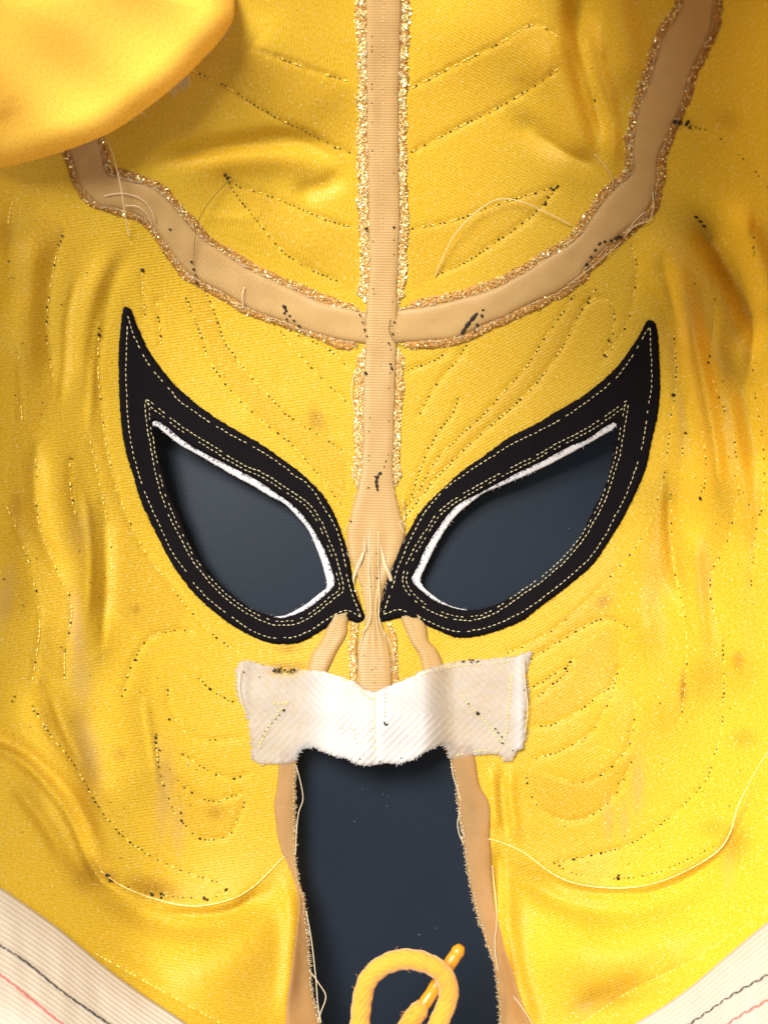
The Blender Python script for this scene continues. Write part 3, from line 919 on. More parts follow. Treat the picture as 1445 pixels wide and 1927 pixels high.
EYES.append(dict(
    outer=[(1218, 603), (1230, 604), (1237, 624), (1240, 667), (1242, 722), (1238, 776), (1226, 831), (1215, 881), (1195, 929), (1174, 972), (1157, 1000), (1117, 1060), (1072, 1100), (1022, 1138), (982, 1168), (945, 1184), (900, 1197), (863, 1200), (843, 1195), (814, 1182), (779, 1169), (752, 1163), (728, 1169), (714, 1169), (710, 1162), (717, 1136), (725, 1100), (739, 1058), (754, 1023), (774, 992), (785, 970), (810, 941), (841, 912), (867, 888), (911, 857), (960, 822), (1004, 800), (1047, 774), (1095, 746), (1134, 715), (1167, 682), (1195, 643), (1209, 619)],
    hole=[(1157, 795), (1134, 807), (1102, 829), (1069, 842), (1025, 866), (969, 893), (934, 912), (900, 930), (867, 947), (845, 967), (827, 992), (805, 1025), (790, 1058), (779, 1080), (775, 1091), (790, 1109), (814, 1127), (841, 1140), (867, 1147), (896, 1148), (922, 1142), (956, 1128), (1012, 1098), (1047, 1070), (1078, 1035), (1102, 990), (1121, 951), (1139, 914), (1150, 874), (1157, 837), (1159, 809)],
    white=[(1156, 801), (1152, 808), (1102, 837), (1065, 857), (1023, 879), (960, 907), (911, 928), (878, 952), (858, 970), (841, 992), (823, 1021), (810, 1047), (796, 1076), (791, 1094), (801, 1109), (823, 1127), (849, 1141), (869, 1146), (896, 1150), (924, 1145), (958, 1131), (1014, 1101), (1050, 1073), (1081, 1038), (1105, 993), (1124, 954), (1142, 916), (1153, 876), (1160, 837), (1161, 809)],
    st_out=[(1222, 615), (1224, 645), (1226, 689), (1225, 733), (1219, 772), (1211, 826), (1202, 863), (1187, 907), (1171, 946), (1150, 985), (1142, 1003), (1108, 1052), (1068, 1088), (1012, 1132), (978, 1154), (934, 1175), (900, 1185), (863, 1189), (845, 1186), (818, 1175), (783, 1158), (756, 1148), (739, 1149), (722, 1157), (730, 1131), (741, 1094), (752, 1060), (765, 1029), (779, 1001), (796, 970), (816, 943), (845, 914), (878, 890), (934, 854), (960, 837), (1014, 811), (1065, 783), (1102, 757), (1145, 724), (1174, 693), (1198, 656)],
    st_in=[(1181, 753), (1180, 776), (1174, 809), (1167, 852), (1156, 890), (1145, 924), (1132, 955), (1113, 990), (1100, 1012), (1064, 1055), (1022, 1092), (982, 1120), (945, 1146), (911, 1163), (878, 1168), (849, 1165), (814, 1152), (787, 1136), (765, 1113), (757, 1096), (759, 1080), (767, 1056), (785, 1023), (803, 994), (823, 965), (845, 947), (878, 925), (934, 894), (978, 872), (1004, 859), (1047, 835), (1102, 807), (1152, 774)]))


def offset(poly, d):
    p = np.asarray(poly, float)
    t = np.roll(p, -1, 0) - np.roll(p, 1, 0)
    t /= np.maximum(np.linalg.norm(t, axis=1, keepdims=True), 1e-9)
    n = np.stack([-t[:, 1], t[:, 0]], 1)
    area = 0.5 * np.sum(p[:, 0] * np.roll(p[:, 1], -1) - np.roll(p[:, 0], -1) * p[:, 1])
    return p + n * (d if area > 0 else -d)      # d > 0: inwards


# stains: x, y, rx, ry, angle, strength
STAINS = [(595, 790, 11, 17, -20, .55), (1366, 655, 13, 50, -5, .65), (1368, 630, 18, 22, 0, .5), (1360, 500, 16, 55, -25, .5), (1395, 560, 14, 50, -20, .4),
          (285, 1672, 40, 16, 12, .65), (165, 1645, 20, 26, 30, .5), (205, 1648, 16, 10, 20, .5), (1383, 1590, 18, 26, 10, .55), (1388, 1242, 8, 12, 0, .5),
          (85, 1355, 7, 35, -20, .35), (1285, 1300, 5, 24, 0, .7), (1400, 1390, 18, 14, 0, .35), (1135, 1132, 11, 8, -20, .5), (1140, 1885, 55, 14, -12, .55),
          (32, 955, 9, 26, 0, .45), (256, 1147, 7, 7, 0, .4), (8, 440, 10, 25, 0, .5), (405, 1530, 12, 10, 0, .4), (540, 1222, 18, 7, 0, .4), (225, 1420, 8, 10, 0, .35),
          (1240, 130, 30, 60, 20, .2), (1370, 225, 18, 14, 30, .4), (980, 150, 14, 9, 0, .3), (15, 1140, 9, 20, 0, .25), (1345, 1560, 22, 14, 0, .3), (80, 1290, 8, 18, 0, .3),
          (1255, 560, 5, 40, -8, .25), (1272, 640, 8, 40, -8, .35), (965, 1820, 6, 30, -10, .5), (540, 1255, 36, 7, 0, .5)]
FADES = [(145, 1190, 10, 60, -4, .8), (152, 1275, 16, 40, -6, .6), (165, 1410, 16, 55, -12, .7), (310, 1500, 12, 60, 4, .6), (335, 1560, 10, 40, 0, .5), (12, 1120, 12, 45, 10, .6),
         (300, 1440, 8, 40, 0, .4), (1200, 1480, 9, 40, 0, .55), (1145, 1540, 8, 30, 0, .5), (1175, 1545, 7, 30, 0, .45), (1370, 1640, 10, 30, 0, .35), (1325, 1090, 9, 40, 0, .35), (150, 1000, 18, 30, 0, .4), (1300, 600, 20, 45, 0, .3)]
# doubled cloth: applied shapes on the outer side show through as a deeper tone
LAYERS = [
    [(424, 328), (500, 365), (665, 427), (665, 545), (580, 505), (480, 410)],
    [(1050, 350), (980, 370), (850, 415), (775, 430), (775, 540), (815, 520), (940, 450)],
    [(775, 165), (940, 80), (1005, 45), (1050, 128), (930, 205), (775, 285)],
    [(1080, 555), (1020, 645), (950, 735), (870, 815), (810, 880), (755, 965), (780, 950), (850, 870), (930, 795), (1010, 720), (1060, 650), (1120, 545)],
    [(360, 130), (460, 85), (650, 150), (665, 290), (560, 240)],
    [(350, 560), (395, 680), (500, 797), (600, 895), (645, 955), (650, 850), (590, 812), (502, 740), (425, 645), (385, 540)],
    [(1268, 620), (1272, 720), (1255, 860), (1215, 1000), (1140, 1095), (1000, 1210), (1000, 1240), (1130, 1167), (1195, 1190), (1262, 1060), (1284, 850), (1300, 700)],
    [(170, 829), (187, 906), (211, 1047), (205, 1137), (300, 1200), (350, 1140), (260, 1015), (205, 860), (185, 700)],
    [(122, 430), (88, 560), (103, 720), (70, 826), (66, 917), (88, 1026), (135, 1135), (122, 1280), (70, 1226), (62, 1088), (13, 953), (35, 660), (40, 430)],
    [(1000, 1322), (1082, 1240), (1160, 1168), (1162, 1255), (1120, 1315), (1000, 1367)],
    [(987, 1457), (1022, 1527), (1072, 1547), (1122, 1530), (1192, 1427), (1160, 1435), (1075, 1472)],
    [(315, 1440), (300, 1452), (340, 1545), (377, 1579), (427, 1574), (462, 1502), (410, 1508)],
]


def blobs(lst, x, y):
    r = np.zeros(len(x))
    for cx, cy, rx, ry, a, s in lst:
        ca, sa = math.cos(math.radians(a)), math.sin(math.radians(a))
        u = ((x - cx) * ca + (y - cy) * sa) / rx
        v = ((y - cy) * ca - (x - cx) * sa) / ry
        r = np.maximum(r, s * np.exp(-0.5 * (u * u + v * v) ** 1.2))
    return r


def panel(name, outline, holes, rot, label=None, step=4.0, lift=0.0):
    v, f = cdt(outline, holes, step)
    x, y = v[:, 0], v[:, 1]
    P3 = on_cloth(x, y, lift)
    f = up_faces(P3, f)
    ly = np.zeros(len(v))
    for pg in LAYERS:
        c = cr(pg, 8, True)
        i = inside(c, x, y)
        if i.any():
            ly[i] = np.maximum(ly[i], np.clip(dist_to(c, x[i], y[i]) / 4.0, 0, 1))
    ca, sa = math.cos(math.radians(rot)), math.sin(math.radians(rot))
    uv = np.stack([(x * ca + y * sa) / 1000.0, (y * ca - x * sa) / 1000.0], 1)
    return link(name, P3, [tuple(map(int, t)) for t in f], M['satin'], mask, label=label, uvs=uv, uvname='weave',
                attrs=dict(stain=blobs(STAINS, x, y), fade=blobs(FADES, x, y), layer=ly))


cL, cR = cr(SEAM_L, 5), cr(SEAM_R, 5)
cT, cB = cr(CEN_TOP, 5), cr(CEN_BOT, 5)
pL, pR, sR = cr(PIPE_L, 5), cr(PIPE_R, 5), cr(SIDE_R, 5)
split = int(np.argmin(np.hypot(cR[:, 0] - 1233, cR[:, 1] - 232)))
sR = np.vstack([cr([tuple(cR[split]), (1262, 228), (1285, 232)], 5)[:-1], sR])


def join(*parts):
    out = [np.asarray(parts[0])]
    for p in parts[1:]:
        p = np.asarray(p, float)
        if np.allclose(out[-1][-1], p[0]):
            p = p[1:]
        out.append(p)
    o = np.vstack(out)
    if np.allclose(o[0], o[-1]):
        o = o[:-1]
    # even out long edges
    r = []
    for i in range(len(o)):
        a, b = o[i], o[(i + 1) % len(o)]
        k = max(1, int(np.hypot(*(b - a)) // 6))
        r += [a + (b - a) * j / k for j in range(k)]
    return np.array(r)


PAN = {}
PAN['fl'] = panel('forehead_panel', join(cT, cL[::-1], [(60, -260)]), [], 82)
PAN['fr'] = panel('forehead_panel', join(cT[::-1], [(1380, -260)], cR[::-1]), [], 28)
eye_cut = [offset(cr(E_['st_in'], 5, True), -3) for E_ in EYES]
PAN['cl'] = panel('cheek_panel', join(cL, cB, [(600, 1390), (565, 1400), (546, 1430), (541, 1500), (540, 1570)], pL[::-1], [(-260, 800), (-260, -200), (60, -250)]), [eye_cut[0]], -8)
PAN['cr'] = panel('cheek_panel', join(cR[:split + 1], sR, [(1705, 900)], pR[::-1], [(897, 1530), (878, 1440), (850, 1396)], cB[::-1]), [eye_cut[1]], -28)
PAN['sp'] = panel('side_panel', join(cR[split:], [(1705, -260)], sR[::-1]), [], 60, step=5)
HEM_L = [(-260, 1520), (-120, 1595), (0, 1670), (100, 1740), (230, 1845), (350, 1927), (520, 2045), (740, 2140)]
HEM_R = [(1705, 1560), (1560, 1655), (1445, 1735), (1290, 1865), (1195, 1927), (1000, 2045), (740, 2140)]
hl, hr = cr(HEM_L, 6), cr(HEM_R, 6)
MOUTH_L = [(553, 1612), (560, 1650), (568, 1700), (572, 1771), (576, 1841), (590, 1912), (620, 1975), (740, 2020)]
MOUTH_R = [(890, 1577), (895, 1647), (905, 1707), (928, 1767), (946, 1831), (955, 1894), (940, 1950), (880, 1995), (740, 2020)]
PAN['jl'] = panel('jaw_panel', join(pL, cr(MOUTH_L, 5), (hl + [-10, 22])[::-1]), [], 8)
PAN['jr'] = panel('jaw_panel', join(pR[::-1], cr(MOUTH_R, 5), (hr + [10, 22])[::-1]), [], -18)

# ------------------------------------------------------------------ stitching on the panels
for key, pts, pale, black in LINES:
    c = cr(pts, 9.0)
    b = Bits()
    for i in range(len(c) - 1):
        dv = c[i + 1] - c[i]
        dv /= max(np.linalg.norm(dv), 1e-6)
        mid = (c[i] + c[i + 1]) / 2
        if random.random() < pale * 0.6:
            p, p2 = on_cloth(*mid, 0.16), on_cloth(*(mid + dv), 0.16)
            b.dash(p, p2 - p, UP, random.uniform(5.5, 8.5) * PX, random.uniform(1.5, 2.4) * PX, 1.2 * PX, 0)
        if random.random() < black * 0.95:
            q = c[i] + RNG.normal(0, .6, 2)
            p, p2 = on_cloth(*q, 0.16), on_cloth(*(q + dv), 0.16)
            s = random.choice((.8, 1, 1, 1.25))
            b.dash(p, p2 - p, UP, random.uniform(2.4, 4.2) * s * PX, random.uniform(2.0, 3.0) * s * PX, 1.8 * PX, 1)
    b.done('stitching', [M['pale'], M['black_thread']], PAN[key])

# ------------------------------------------------------------------ tapes over the seams, with gold edges
T_L_UP = [(150, 180), (170, 225), (183, 255), (195, 303), (203, 326), (220, 332), (249, 340), (287, 352), (319, 379), (362, 429), (399, 462), (460, 501), (499, 519), (538, 538), (604, 567), (690, 588)]
T_L_LO = [(95, 200), (115, 250), (131, 290), (150, 347), (170, 371), (187, 384), (212, 389), (259, 404), (289, 429), (312, 459), (349, 509), (374, 526), (424, 553), (473, 582), (538, 606), (604, 630), (690, 648)]
T_R_UP = [(740, 583), (821, 572), (912, 547), (973, 520), (1034, 480), (1080, 453), (1117, 403), (1152, 359), (1190, 322), (1190, 282), (1199, 218), (1223, 147), (1249, 65), (1285, 0), (1330, -200)]
T_R_LO = [(740, 646), (790, 642), (860, 633), (906, 614), (973, 584), (1034, 557), (1089, 523), (1104, 499), (1168, 441), (1205, 412), (1229, 376), (1237, 330), (1239, 296), (1255, 259), (1267, 229), (1287, 185), (1302, 132), (1337, 56), (1345, 0), (1385, -200)]
T_C_L = [(688, -220), (690, 0), (690, 200), (693, 400), (695, 480), (691, 580), (688, 650), (684, 760), (682, 870), (672, 920), (661, 965), (652, 1005), (656, 1045), (668, 1075), (680, 1110), (689, 1150), (687, 1180), (676, 1205), (673, 1245), (676, 1310)]
T_C_R = [(754, -220), (755, 0), (750, 200), (752, 400), (750, 480), (746, 580), (746, 650), (743, 760), (739, 870), (742, 920), (752, 965), (761, 1000), (752, 1045), (736, 1075), (722, 1110), (714, 1150), (718, 1180), (728, 1205), (735, 1245), (736, 1310)]


GL_U = T_L_UP[:-1] + [(640, 578), (672, 586)]
GL_L = T_L_LO[:-1] + [(640, 642), (672, 650)]
GR_U = [(766, 580)] + T_R_UP[1:]
GR_L = [(762, 647)] + T_R_LO[1:]


def pleat(x, y, t):
    g = np.exp(-((y - 1155) / 55.0) ** 2)
    return g * (0.7 * (1 - abs(2 * t - 1)) + 0.35 * math.sin(t * 26)) + 0.28 * np.exp(-((y - 1050) / 60.0) ** 2) * math.sin(t * 16)


tapes = []
tl, tlu, tll = ribbon('seam_tape', T_L_UP, T_L_LO, M['tape'], mask, 0.75, 0.25, wob=0.9, wrinkle=0.28)
trr, tru, trl = ribbon('seam_tape', T_R_UP, T_R_LO, M['tape'], mask, 0.75, 0.25, wob=0.9, wrinkle=0.28)
tcn, tcl, tcr = ribbon('seam_tape', T_C_L, T_C_R, M['tape'], mask, 1.15, 0.7, wob=0.9, wrinkle=0.15, crown=pleat, across=14)


def gold_edge(edge, sgn, width, parent, dens=1.0, skip=None):
    """narrow glittering selvedge: a thin gold strip set with many small facets"""
    e = cr(edge, 4.0)
    t = np.gradient(e, axis=0)
    t /= np.maximum(np.linalg.norm(t, axis=1, keepdims=True), 1e-9)
    nrm = np.stack([-t[:, 1], t[:, 0]], 1) * sgn
    keep = np.ones(len(e), bool)
    if skip is not None:
        keep = ~skip(e[:, 0], e[:, 1])
    idx = np.where(keep)[0]
    if len(idx) < 3:
        return
    runs = np.split(idx, np.where(np.diff(idx) > 1)[0] + 1)
    for run in runs:
        if len(run) < 3:
            continue
        wj = width * np.interp(run, np.arange(run[0], run[-1] + 12, 6), RNG.uniform(.72, 1.12, len(np.arange(run[0], run[-1] + 12, 6))))
        wj = wj * np.clip(np.minimum(np.arange(len(run)), np.arange(len(run))[::-1]) / 3.0, .35, 1)
        a = e[run] - nrm[run] * 4
        o = e[run] + nrm[run] * (wj + RNG.normal(0, .5, len(run)))[:, None]
        strip, _, _ = ribbon('gold_edge', [tuple(q) for q in a[::2]] + [tuple(a[-1])], [tuple(q) for q in o[::2]] + [tuple(o[-1])], M['gold_base'], parent, 0.30, 0.16, across=3, step=5, thick=0.15, wob=.8)
        b = Bits()
        n = int(len(run) * 4.0 * width / 5.5)
        for _ in range(n):
            k = random.randrange(len(run))
            u = random.uniform(-0.08, 1.0)
            q = e[run[k]] + nrm[run[k]] * wj[k] * u + RNG.uniform(-2, 2, 2)
            cen = 1 - (2 * min(max(u, 0), 1) - 1) ** 2
            hot = random.random() < 0.5 * dens
            b.bead(on_cloth(q[0], q[1], 0.16 + 0.2 * cen), random.uniform(0.8, 2.2 if hot else 1.5) * PX, 0 if hot else 1)
        b.done('glitter', [M['gold'], M['gold_dark']], strip, smooth=False)


mid_skip = lambda x, y: ((y > 570) & (y < 655) & (x > 670) & (x < 765)) | (y > 915)
gold_edge(T_C_L, 1, 20, tcn, 1.3, mid_skip)
gold_edge(T_C_R, -1, 17, tcn, 1.3, mid_skip)
gold_edge([(668, 1110), (676, 1140), (672, 1180), (668, 1230), (670, 1300)], 1, 14, tcn, 1.1)
gold_edge([(732, 1175), (737, 1200), (741, 1240), (743, 1300)], -1, 9, tcn, 1.1)
gold_edge(GL_U, -1, 15, tl, .4)
gold_edge(GL_L, 1, 13, tl, .25)
gold_edge(GR_U, -1, 16, trr, .45)
gold_edge(GR_L, 1, 15, trr, .28)

# yarn ends fraying out of the tape edges
for par, A_, B_, L0 in ((tl, tlu, tll, .45), (trr, tru, trl, .45), (tcn, tcl, tcr, .85)):
    b = Bits()
    for e_, o_ in ((A_, B_), (B_, A_)):
        for _ in range(170):
            i = random.randrange(3, len(e_) - 3)
            t_ = e_[i + 2] - e_[i - 2]
            t_ /= max(np.linalg.norm(t_), 1e-6)
            n_ = e_[i] - o_[i]
            n_ /= max(np.linalg.norm(n_), 1e-6)
            d = t_ * random.choice((-1, 1)) * random.uniform(4, 16) + n_ * random.uniform(-2, 6)
            q = e_[i]
            b.hair([on_cloth(*q, L0), on_cloth(*(q + d * .5 + n_ * random.uniform(0, 2.5)), L0 + .25), on_cloth(*(q + d), L0 + .05)], random.uniform(.25, .5) * PX)
    b.done('frayed_thread', M['cream'], par)

# rows of faint stitches running along the centre tape
for xs, mat_, m_ in (([(700, 0), (700, 300), (703, 600), (697, 760), (692, 880)], 'black_thread', .88), ([(745, 60), (742, 250), (741, 480), (737, 600), (733, 690), (731, 860)], 'black_thread', .82), ([(722, 0), (719, 300), (718, 600), (712, 880)], 'cream', .2)):
    seam('stitching', xs, M[mat_], tcn, spacing=9, ln=3.0, w=1.8, lift=1.22, miss=m_, h=1.0)

# ------------------------------------------------------------------ eye rims
for E_ in EYES:
    out_, hole_ = cr(E_['outer'], 3.5, True), cr(E_['hole'], 3.5, True)
    fuzz = lambda c, s: c + RNG.normal(0, s, c.shape)
    rim = solid('eye_rim', fuzz(out_, .45), [fuzz(hole_, .35)], 4.5, M['leather'], mask, 1.25, 1.5, 7, 0.75)
    wh = cr(E_['white'], 3.5, True)
    back = solid('eye_rim_backing', offset(hole_, -9), [fuzz(wh, .3)], 4.0, M['white_leather'], rim, 0.55, 0.9, 3, 0.05)
    seam('stitching', E_['st_out'], M['eye_thread'], rim, 9.8, 6.6, 1.7, 1.28, True, .4, .10)
    seam('stitching', E_['st_in'], M['eye_thread'], rim, 9.2, 6.6, 1.7, 1.28, True, .4, .06)
    seam('stitching', offset(cr(E_['st_in'], 9, True), 7.0), M['eye_thread'], rim, 9.2, 6.0, 1.6, 1.22, True, .4, .18)
    # loose suede fibres on both cut edges
    b = Bits()
    for c, k, s in ((out_, 200, -1), (wh, 50, 1)):
        off = offset(c, s * 1.0) - c
        for _ in range(k):
            i = random.randrange(len(c))
            q = c[i]
            d = off[i] / max(np.linalg.norm(off[i]), 1e-6) * random.uniform(1.0, 3.0) + RNG.normal(0, 1.2, 2)
            lf = 0.8 if s < 0 else 0.3
            b.hair([on_cloth(*q, lf), on_cloth(*(q + d * .5), lf + .15), on_cloth(*(q + d), lf + .1)], 0.32 * PX, 0 if s < 0 else 1)
    oh = offset(hole_, 1.0) - hole_
    for _ in range(520):
        i = random.randrange(len(hole_))
        q = hole_[i]
        d = oh[i] * random.uniform(-1, 5.5) * random.random() + RNG.normal(0, 1.6, 2)
        b.hair([on_cloth(*q, .75), on_cloth(*(q + d * .5), .72), on_cloth(*(q + d), .66)], 0.4 * PX, 0)
    b.done('loose_fibre', [M['leather'], M['white_leather']], rim)

# ------------------------------------------------------------------ straps beside the nose, white nose patch
ribbon('nose_strap', [(622, 1160), (611, 1188), (602, 1209), (585, 1233), (577, 1275)], [(664, 1150), (655, 1172), (652, 1196), (635, 1226), (609, 1278)], M['tape'], mask, 1.3, 0.2, wrinkle=0.25, wob=.5)
ribbon('nose_strap', [(748, 1150), (756, 1170), (773, 1209), (789, 1235), (797, 1270)], [(800, 1160), (804, 1189), (807, 1206), (824, 1226), (838, 1262)], M['tape'], mask, 1.3, 0.2, wrinkle=0.25, wob=.5)

PATCH = [(446, 1257), (454, 1246), (469, 1244), (502, 1253), (538, 1256), (570, 1262), (602, 1263), (635, 1272), (667, 1284), (685, 1297), (705, 1302), (733, 1291), (762, 1280), (800, 1262), (855, 1246), (899, 1242), (963, 1237), (990, 1229), (1001, 1227), (994, 1249), (990, 1284), (994, 1315), (988, 1348), (991, 1381), (983, 1408), (973, 1412), (963, 1430), (947, 1432), (940, 1421), (899, 1421), (853, 1430), (844, 1417), (837, 1405), (822, 1406), (789, 1423), (762, 1435), (722, 1438), (686, 1441), (667, 1438), (656, 1430), (624, 1422), (602, 1411), (583, 1407), (568, 1413), (557, 1430), (540, 1437), (491, 1437), (477, 1431), (474, 1407), (469, 1364), (463, 1342), (452, 1321), (445, 1289)]


def sm(a, b, x):
    t = np.clip((np.asarray(x, float) - a) / (b - a), 0, 1)
    return t * t * (3 - 2 * t)


def patch_lift(x, y):
    s = sm(555, 640, x) * (1 - sm(795, 862, x))
    ridge = 0.6 * np.exp(-((np.asarray(x) - 706) / 9.0) ** 2)
    edge = 0.7 * np.exp(-((np.asarray(x) - 460) / 9.0) ** 2) + 0.9 * np.exp(-((np.asarray(x) - 978) / 11.0) ** 2)
    wav = 0.25 * np.sin(np.asarray(x) * .05 + np.asarray(y) * .03) + 0.2 * np.sin(np.asarray(y) * .09 - np.asarray(x) * .02)
    return 6.5 * s - ridge * s + edge + wav


pc = cr(PATCH, 3.5, True)
pc = pc + RNG.normal(0, .9, pc.shape)
patch = solid('nose_patch', pc, [], 4.0, M['twill'], mask, 1.15, 0.5, 6, 0.35, extra=patch_lift, chevron=1345,
              sheer=lambda x, y: 0.62 * (1 - sm(560, 625, x) * (1 - sm(770, 850, x))) * (1 - 0.6 * np.exp(-((x - 978) / 10.0) ** 2)) + 0.5 * np.exp(-((x - 537) / 30.0) ** 2 - ((y - 1262) / 10.0) ** 2))
plf = lambda x, y: 1.3 + float(patch_lift(x, y))
for pts, mat_, sp_, miss in (([(706, 1305), (704, 1370), (706, 1435)], 'pale', 7, .1), ([(678, 1300), (690, 1310), (706, 1318)], 'pale', 7, .3),
                             ([(540, 1322), (515, 1352), (492, 1395), (488, 1408)], 'pale', 7, .05), ([(868, 1308), (890, 1335), (915, 1360), (940, 1395)], 'pale', 7, .05),
                             ([(964, 1265), (958, 1320), (952, 1380), (945, 1400)], 'pale', 7, .05), ([(488, 1318), (520, 1325), (545, 1320)], 'pale', 8, .5),
                             ([(640, 1372), (665, 1372), (672, 1400), (690, 1430)], 'cream', 8, .2), ([(850, 1424), (900, 1414), (940, 1414)], 'pale', 8, .4), ([(725, 1290), (724, 1350)], 'cream', 7, .3),
                             ([(600, 1268), (650, 1282), (690, 1302)], 'pale', 8, .3), ([(770, 1284), (830, 1258), (960, 1244)], 'pale', 8, .3)):
    seam('stitching', pts, M[mat_], patch, sp_, 5.0, 2.0, miss=miss, lf=plf)


def spots(name, lst, mat, parent, lf, spread=0.8):
    b = Bits()
    for x, y, ln, wd, a in lst:
        q = np.array([x, y], float)
        d = np.array([math.cos(math.radians(a)), math.sin(math.radians(a))])
        p, p2 = on_cloth(*q, lf(*q)), on_cloth(*(q + d), lf(*(q + d)))
        b.dash(p, p2 - p, UP, ln * PX, wd * PX, 2.0 * PX)
    return b.done(name, mat, parent)


spots('thread_knot', [(534, 1337, 6, 4, -40), (526, 1346, 3, 2, -50), (519, 1354, 3, 2, -50), (512, 1361, 3, 2, -50), (505, 1369, 3, 2, -50), (499, 1377, 3, 2, -50), (494, 1385, 3, 2, -60),
                      (899, 1343, 9, 6, 45), (882, 1325, 4, 3, 45), (932, 1372, 4, 3, 45), (937, 1379, 4, 3, 45), (944, 1387, 4, 3, 45), (945, 1399, 5, 3, 20), (724, 1362, 9, 3, 70), (728, 1364, 6, 3, -40),
                      (965, 1413, 4, 2, 0), (987, 1299, 4, 3, 0), (458, 1265, 4, 3, 40), (488, 1274, 3, 2, 0), (677, 1429, 3, 2, 0), (755, 1427, 3, 2, 0), (714, 1433, 3, 2, 0)]
      + [(random.uniform(512, 560), random.uniform(1258, 1266), random.uniform(4, 8), random.uniform(2.5, 4), random.uniform(-60, 60)) for _ in range(14)]
      + [(random.uniform(870, 900), random.uniform(1242, 1247), random.uniform(4, 9), random.uniform(2, 3), random.uniform(-40, 20)) for _ in range(6)], M['black_thread'], patch, plf)
# frayed edge
b = Bits()
for _ in range(620):
    i = random.randrange(len(pc))
    q = pc[i]
    if q[1] < 1300 and 480 < q[0] < 950 and random.random() < .7:
        continue
    n_ = pc[(i + 1) % len(pc)] - pc[i - 1]
    n_ = np.array([n_[1], -n_[0]]) / max(np.linalg.norm(n_), 1e-6)
    d = n_ * random.uniform(-2, 3.5) + RNG.normal(0, 2.0, 2)
    lf = plf(*q) - .5
    b.hair([on_cloth(*(q - d * .3), lf), on_cloth(*(q + d * .4), lf + .1), on_cloth(*(q + d), lf - .2)], 0.5 * PX)
b.done('frayed_thread', M['white_leather'], patch)

# ------------------------------------------------------------------ bindings along the mouth opening
ml, mla, mlb = ribbon('mouth_binding', [(527, 1415), (524, 1445), (520, 1488), (516, 1516), (525, 1591), (539, 1622), (553, 1658), (561, 1700), (556, 1771), (546, 1841), (537, 1927), (545, 2000)],
                      [(558, 1415), (556, 1445), (556, 1541), (556, 1612), (562, 1644), (574, 1700), (581, 1771), (585, 1841), (599, 1912), (625, 1985)], M['mouth_tape'], mask, 0.7, 0.35, wob=.8, wrinkle=.25)
mr, mra, mrb = ribbon('mouth_binding', [(836, 1402), (849, 1439), (860, 1488), (871, 1576), (881, 1647), (892, 1707), (913, 1767), (931, 1831), (938, 1894), (939, 1940), (925, 1985)],
                      [(888, 1402), (893, 1430), (902, 1478), (920, 1516), (921, 1576), (924, 1629), (931, 1700), (945, 1771), (962, 1824), (984, 1894), (1000, 1940), (1000, 1990)], M['mouth_tape'], mask, 0.7, 0.35, wob=.8, wrinkle=.25)
for par, e, s in ((ml, mlb, 1), (mr, mra, -1)):
    b = Bits()
    for _ in range(240):
        q = e[random.randrange(len(e))]
        d = np.array([s * random.uniform(-1, 5), random.uniform(-4, 4)])
        b.hair([on_cloth(*(q - d * .3), .5), on_cloth(*(q + d * .4), .7), on_cloth(*(q + d), .5)], 0.45 * PX)
    b.done('frayed_thread', M['cream'], par)
    seam('stitching', [tuple(q - np.array([s * 3, 0])) for q in e[::8]], M['cream'], par, 7, 5, 2.0, .7, miss=.15)


def thread(pts, mat, parent, r=0.8, lift=None):
    """loose thread: points (x, y, lift mm)"""
    p = cr([(q[0], q[1], q[2] if len(q) > 2 else 0.8) for q in pts], 4.0)
    P3 = at_z(p[:, 0], p[:, 1], hz(p[:, 0], p[:, 1]) + p[:, 2])
    V, F, _ = tube('', P3, r * PX, None, None, 5)
    return link('loose_thread', V, F, mat, parent)


# piping along the cheek seams
for pts, par in ((PIPE_L[5:], PAN['cl']), (PIPE_R[:-1], PAN['cr'])):
    c = cr(pts, 3.0)
    P3 = on_cloth(c[:, 0], c[:, 1], 0.35)
    tw = (0.55 + 0.45 * np.sin(np.linspace(0.15, 3.0, len(c)))) * (1 + 0.22 * np.sin(np.arange(len(c)) * 1.3)) * np.interp(np.arange(len(c)), np.arange(0, len(c) + 14, 14), RNG.uniform(.55, 1.25, len(np.arange(0, len(c) + 14, 14)))) + RNG.normal(0, .08, len(c))
    V, F, _ = tube('', P3, 1.25 * PX * tw, None, None, 6)
    link('piping', V, F, M['piping'], par)

# ------------------------------------------------------------------ neck hem
HB_L = [(-260, 1790), (-120, 1860), (0, 1930), (90, 1990), (200, 2070), (320, 2150), (480, 2240), (740, 2330)]
HB_R = [(1705, 1830), (1560, 1925), (1445, 2000), (1310, 2090), (1190, 2160), (980, 2250), (740, 2330)]
hemL, _, _ = ribbon('neck_hem', HEM_L, HB_L, M['hem'], mask, 2.2, 1.2, across=26, step=6, wob=.5, wrinkle=.3, thick=.9, uvlen=1000)
hemR, _, _ = ribbon('neck_hem', HEM_R, HB_R, M['hem'], mask, 2.2, 1.2, across=26, step=6, wob=.5, wrinkle=.3, thick=.9, uvlen=1000)


def zig(pts, amp):
    c = cr(pts, 11)
    return [(q[0] + (amp if i % 2 else -amp) * .5, q[1] + (amp if i % 2 else -amp)) for i, q in enumerate(c)]


def polyseam(pts, mat, par, w, lift):
    c = np.array(pts)
    b = Bits()
    for i in range(len(c) - 1):
        p, q = on_cloth(*c[i], lift), on_cloth(*c[i + 1], lift)
        b.dash((p + q) / 2, q - p, UP, np.linalg.norm(q - p) * 1.15, w * PX, 2.2 * PX)
    b.done('stitching', mat, par)


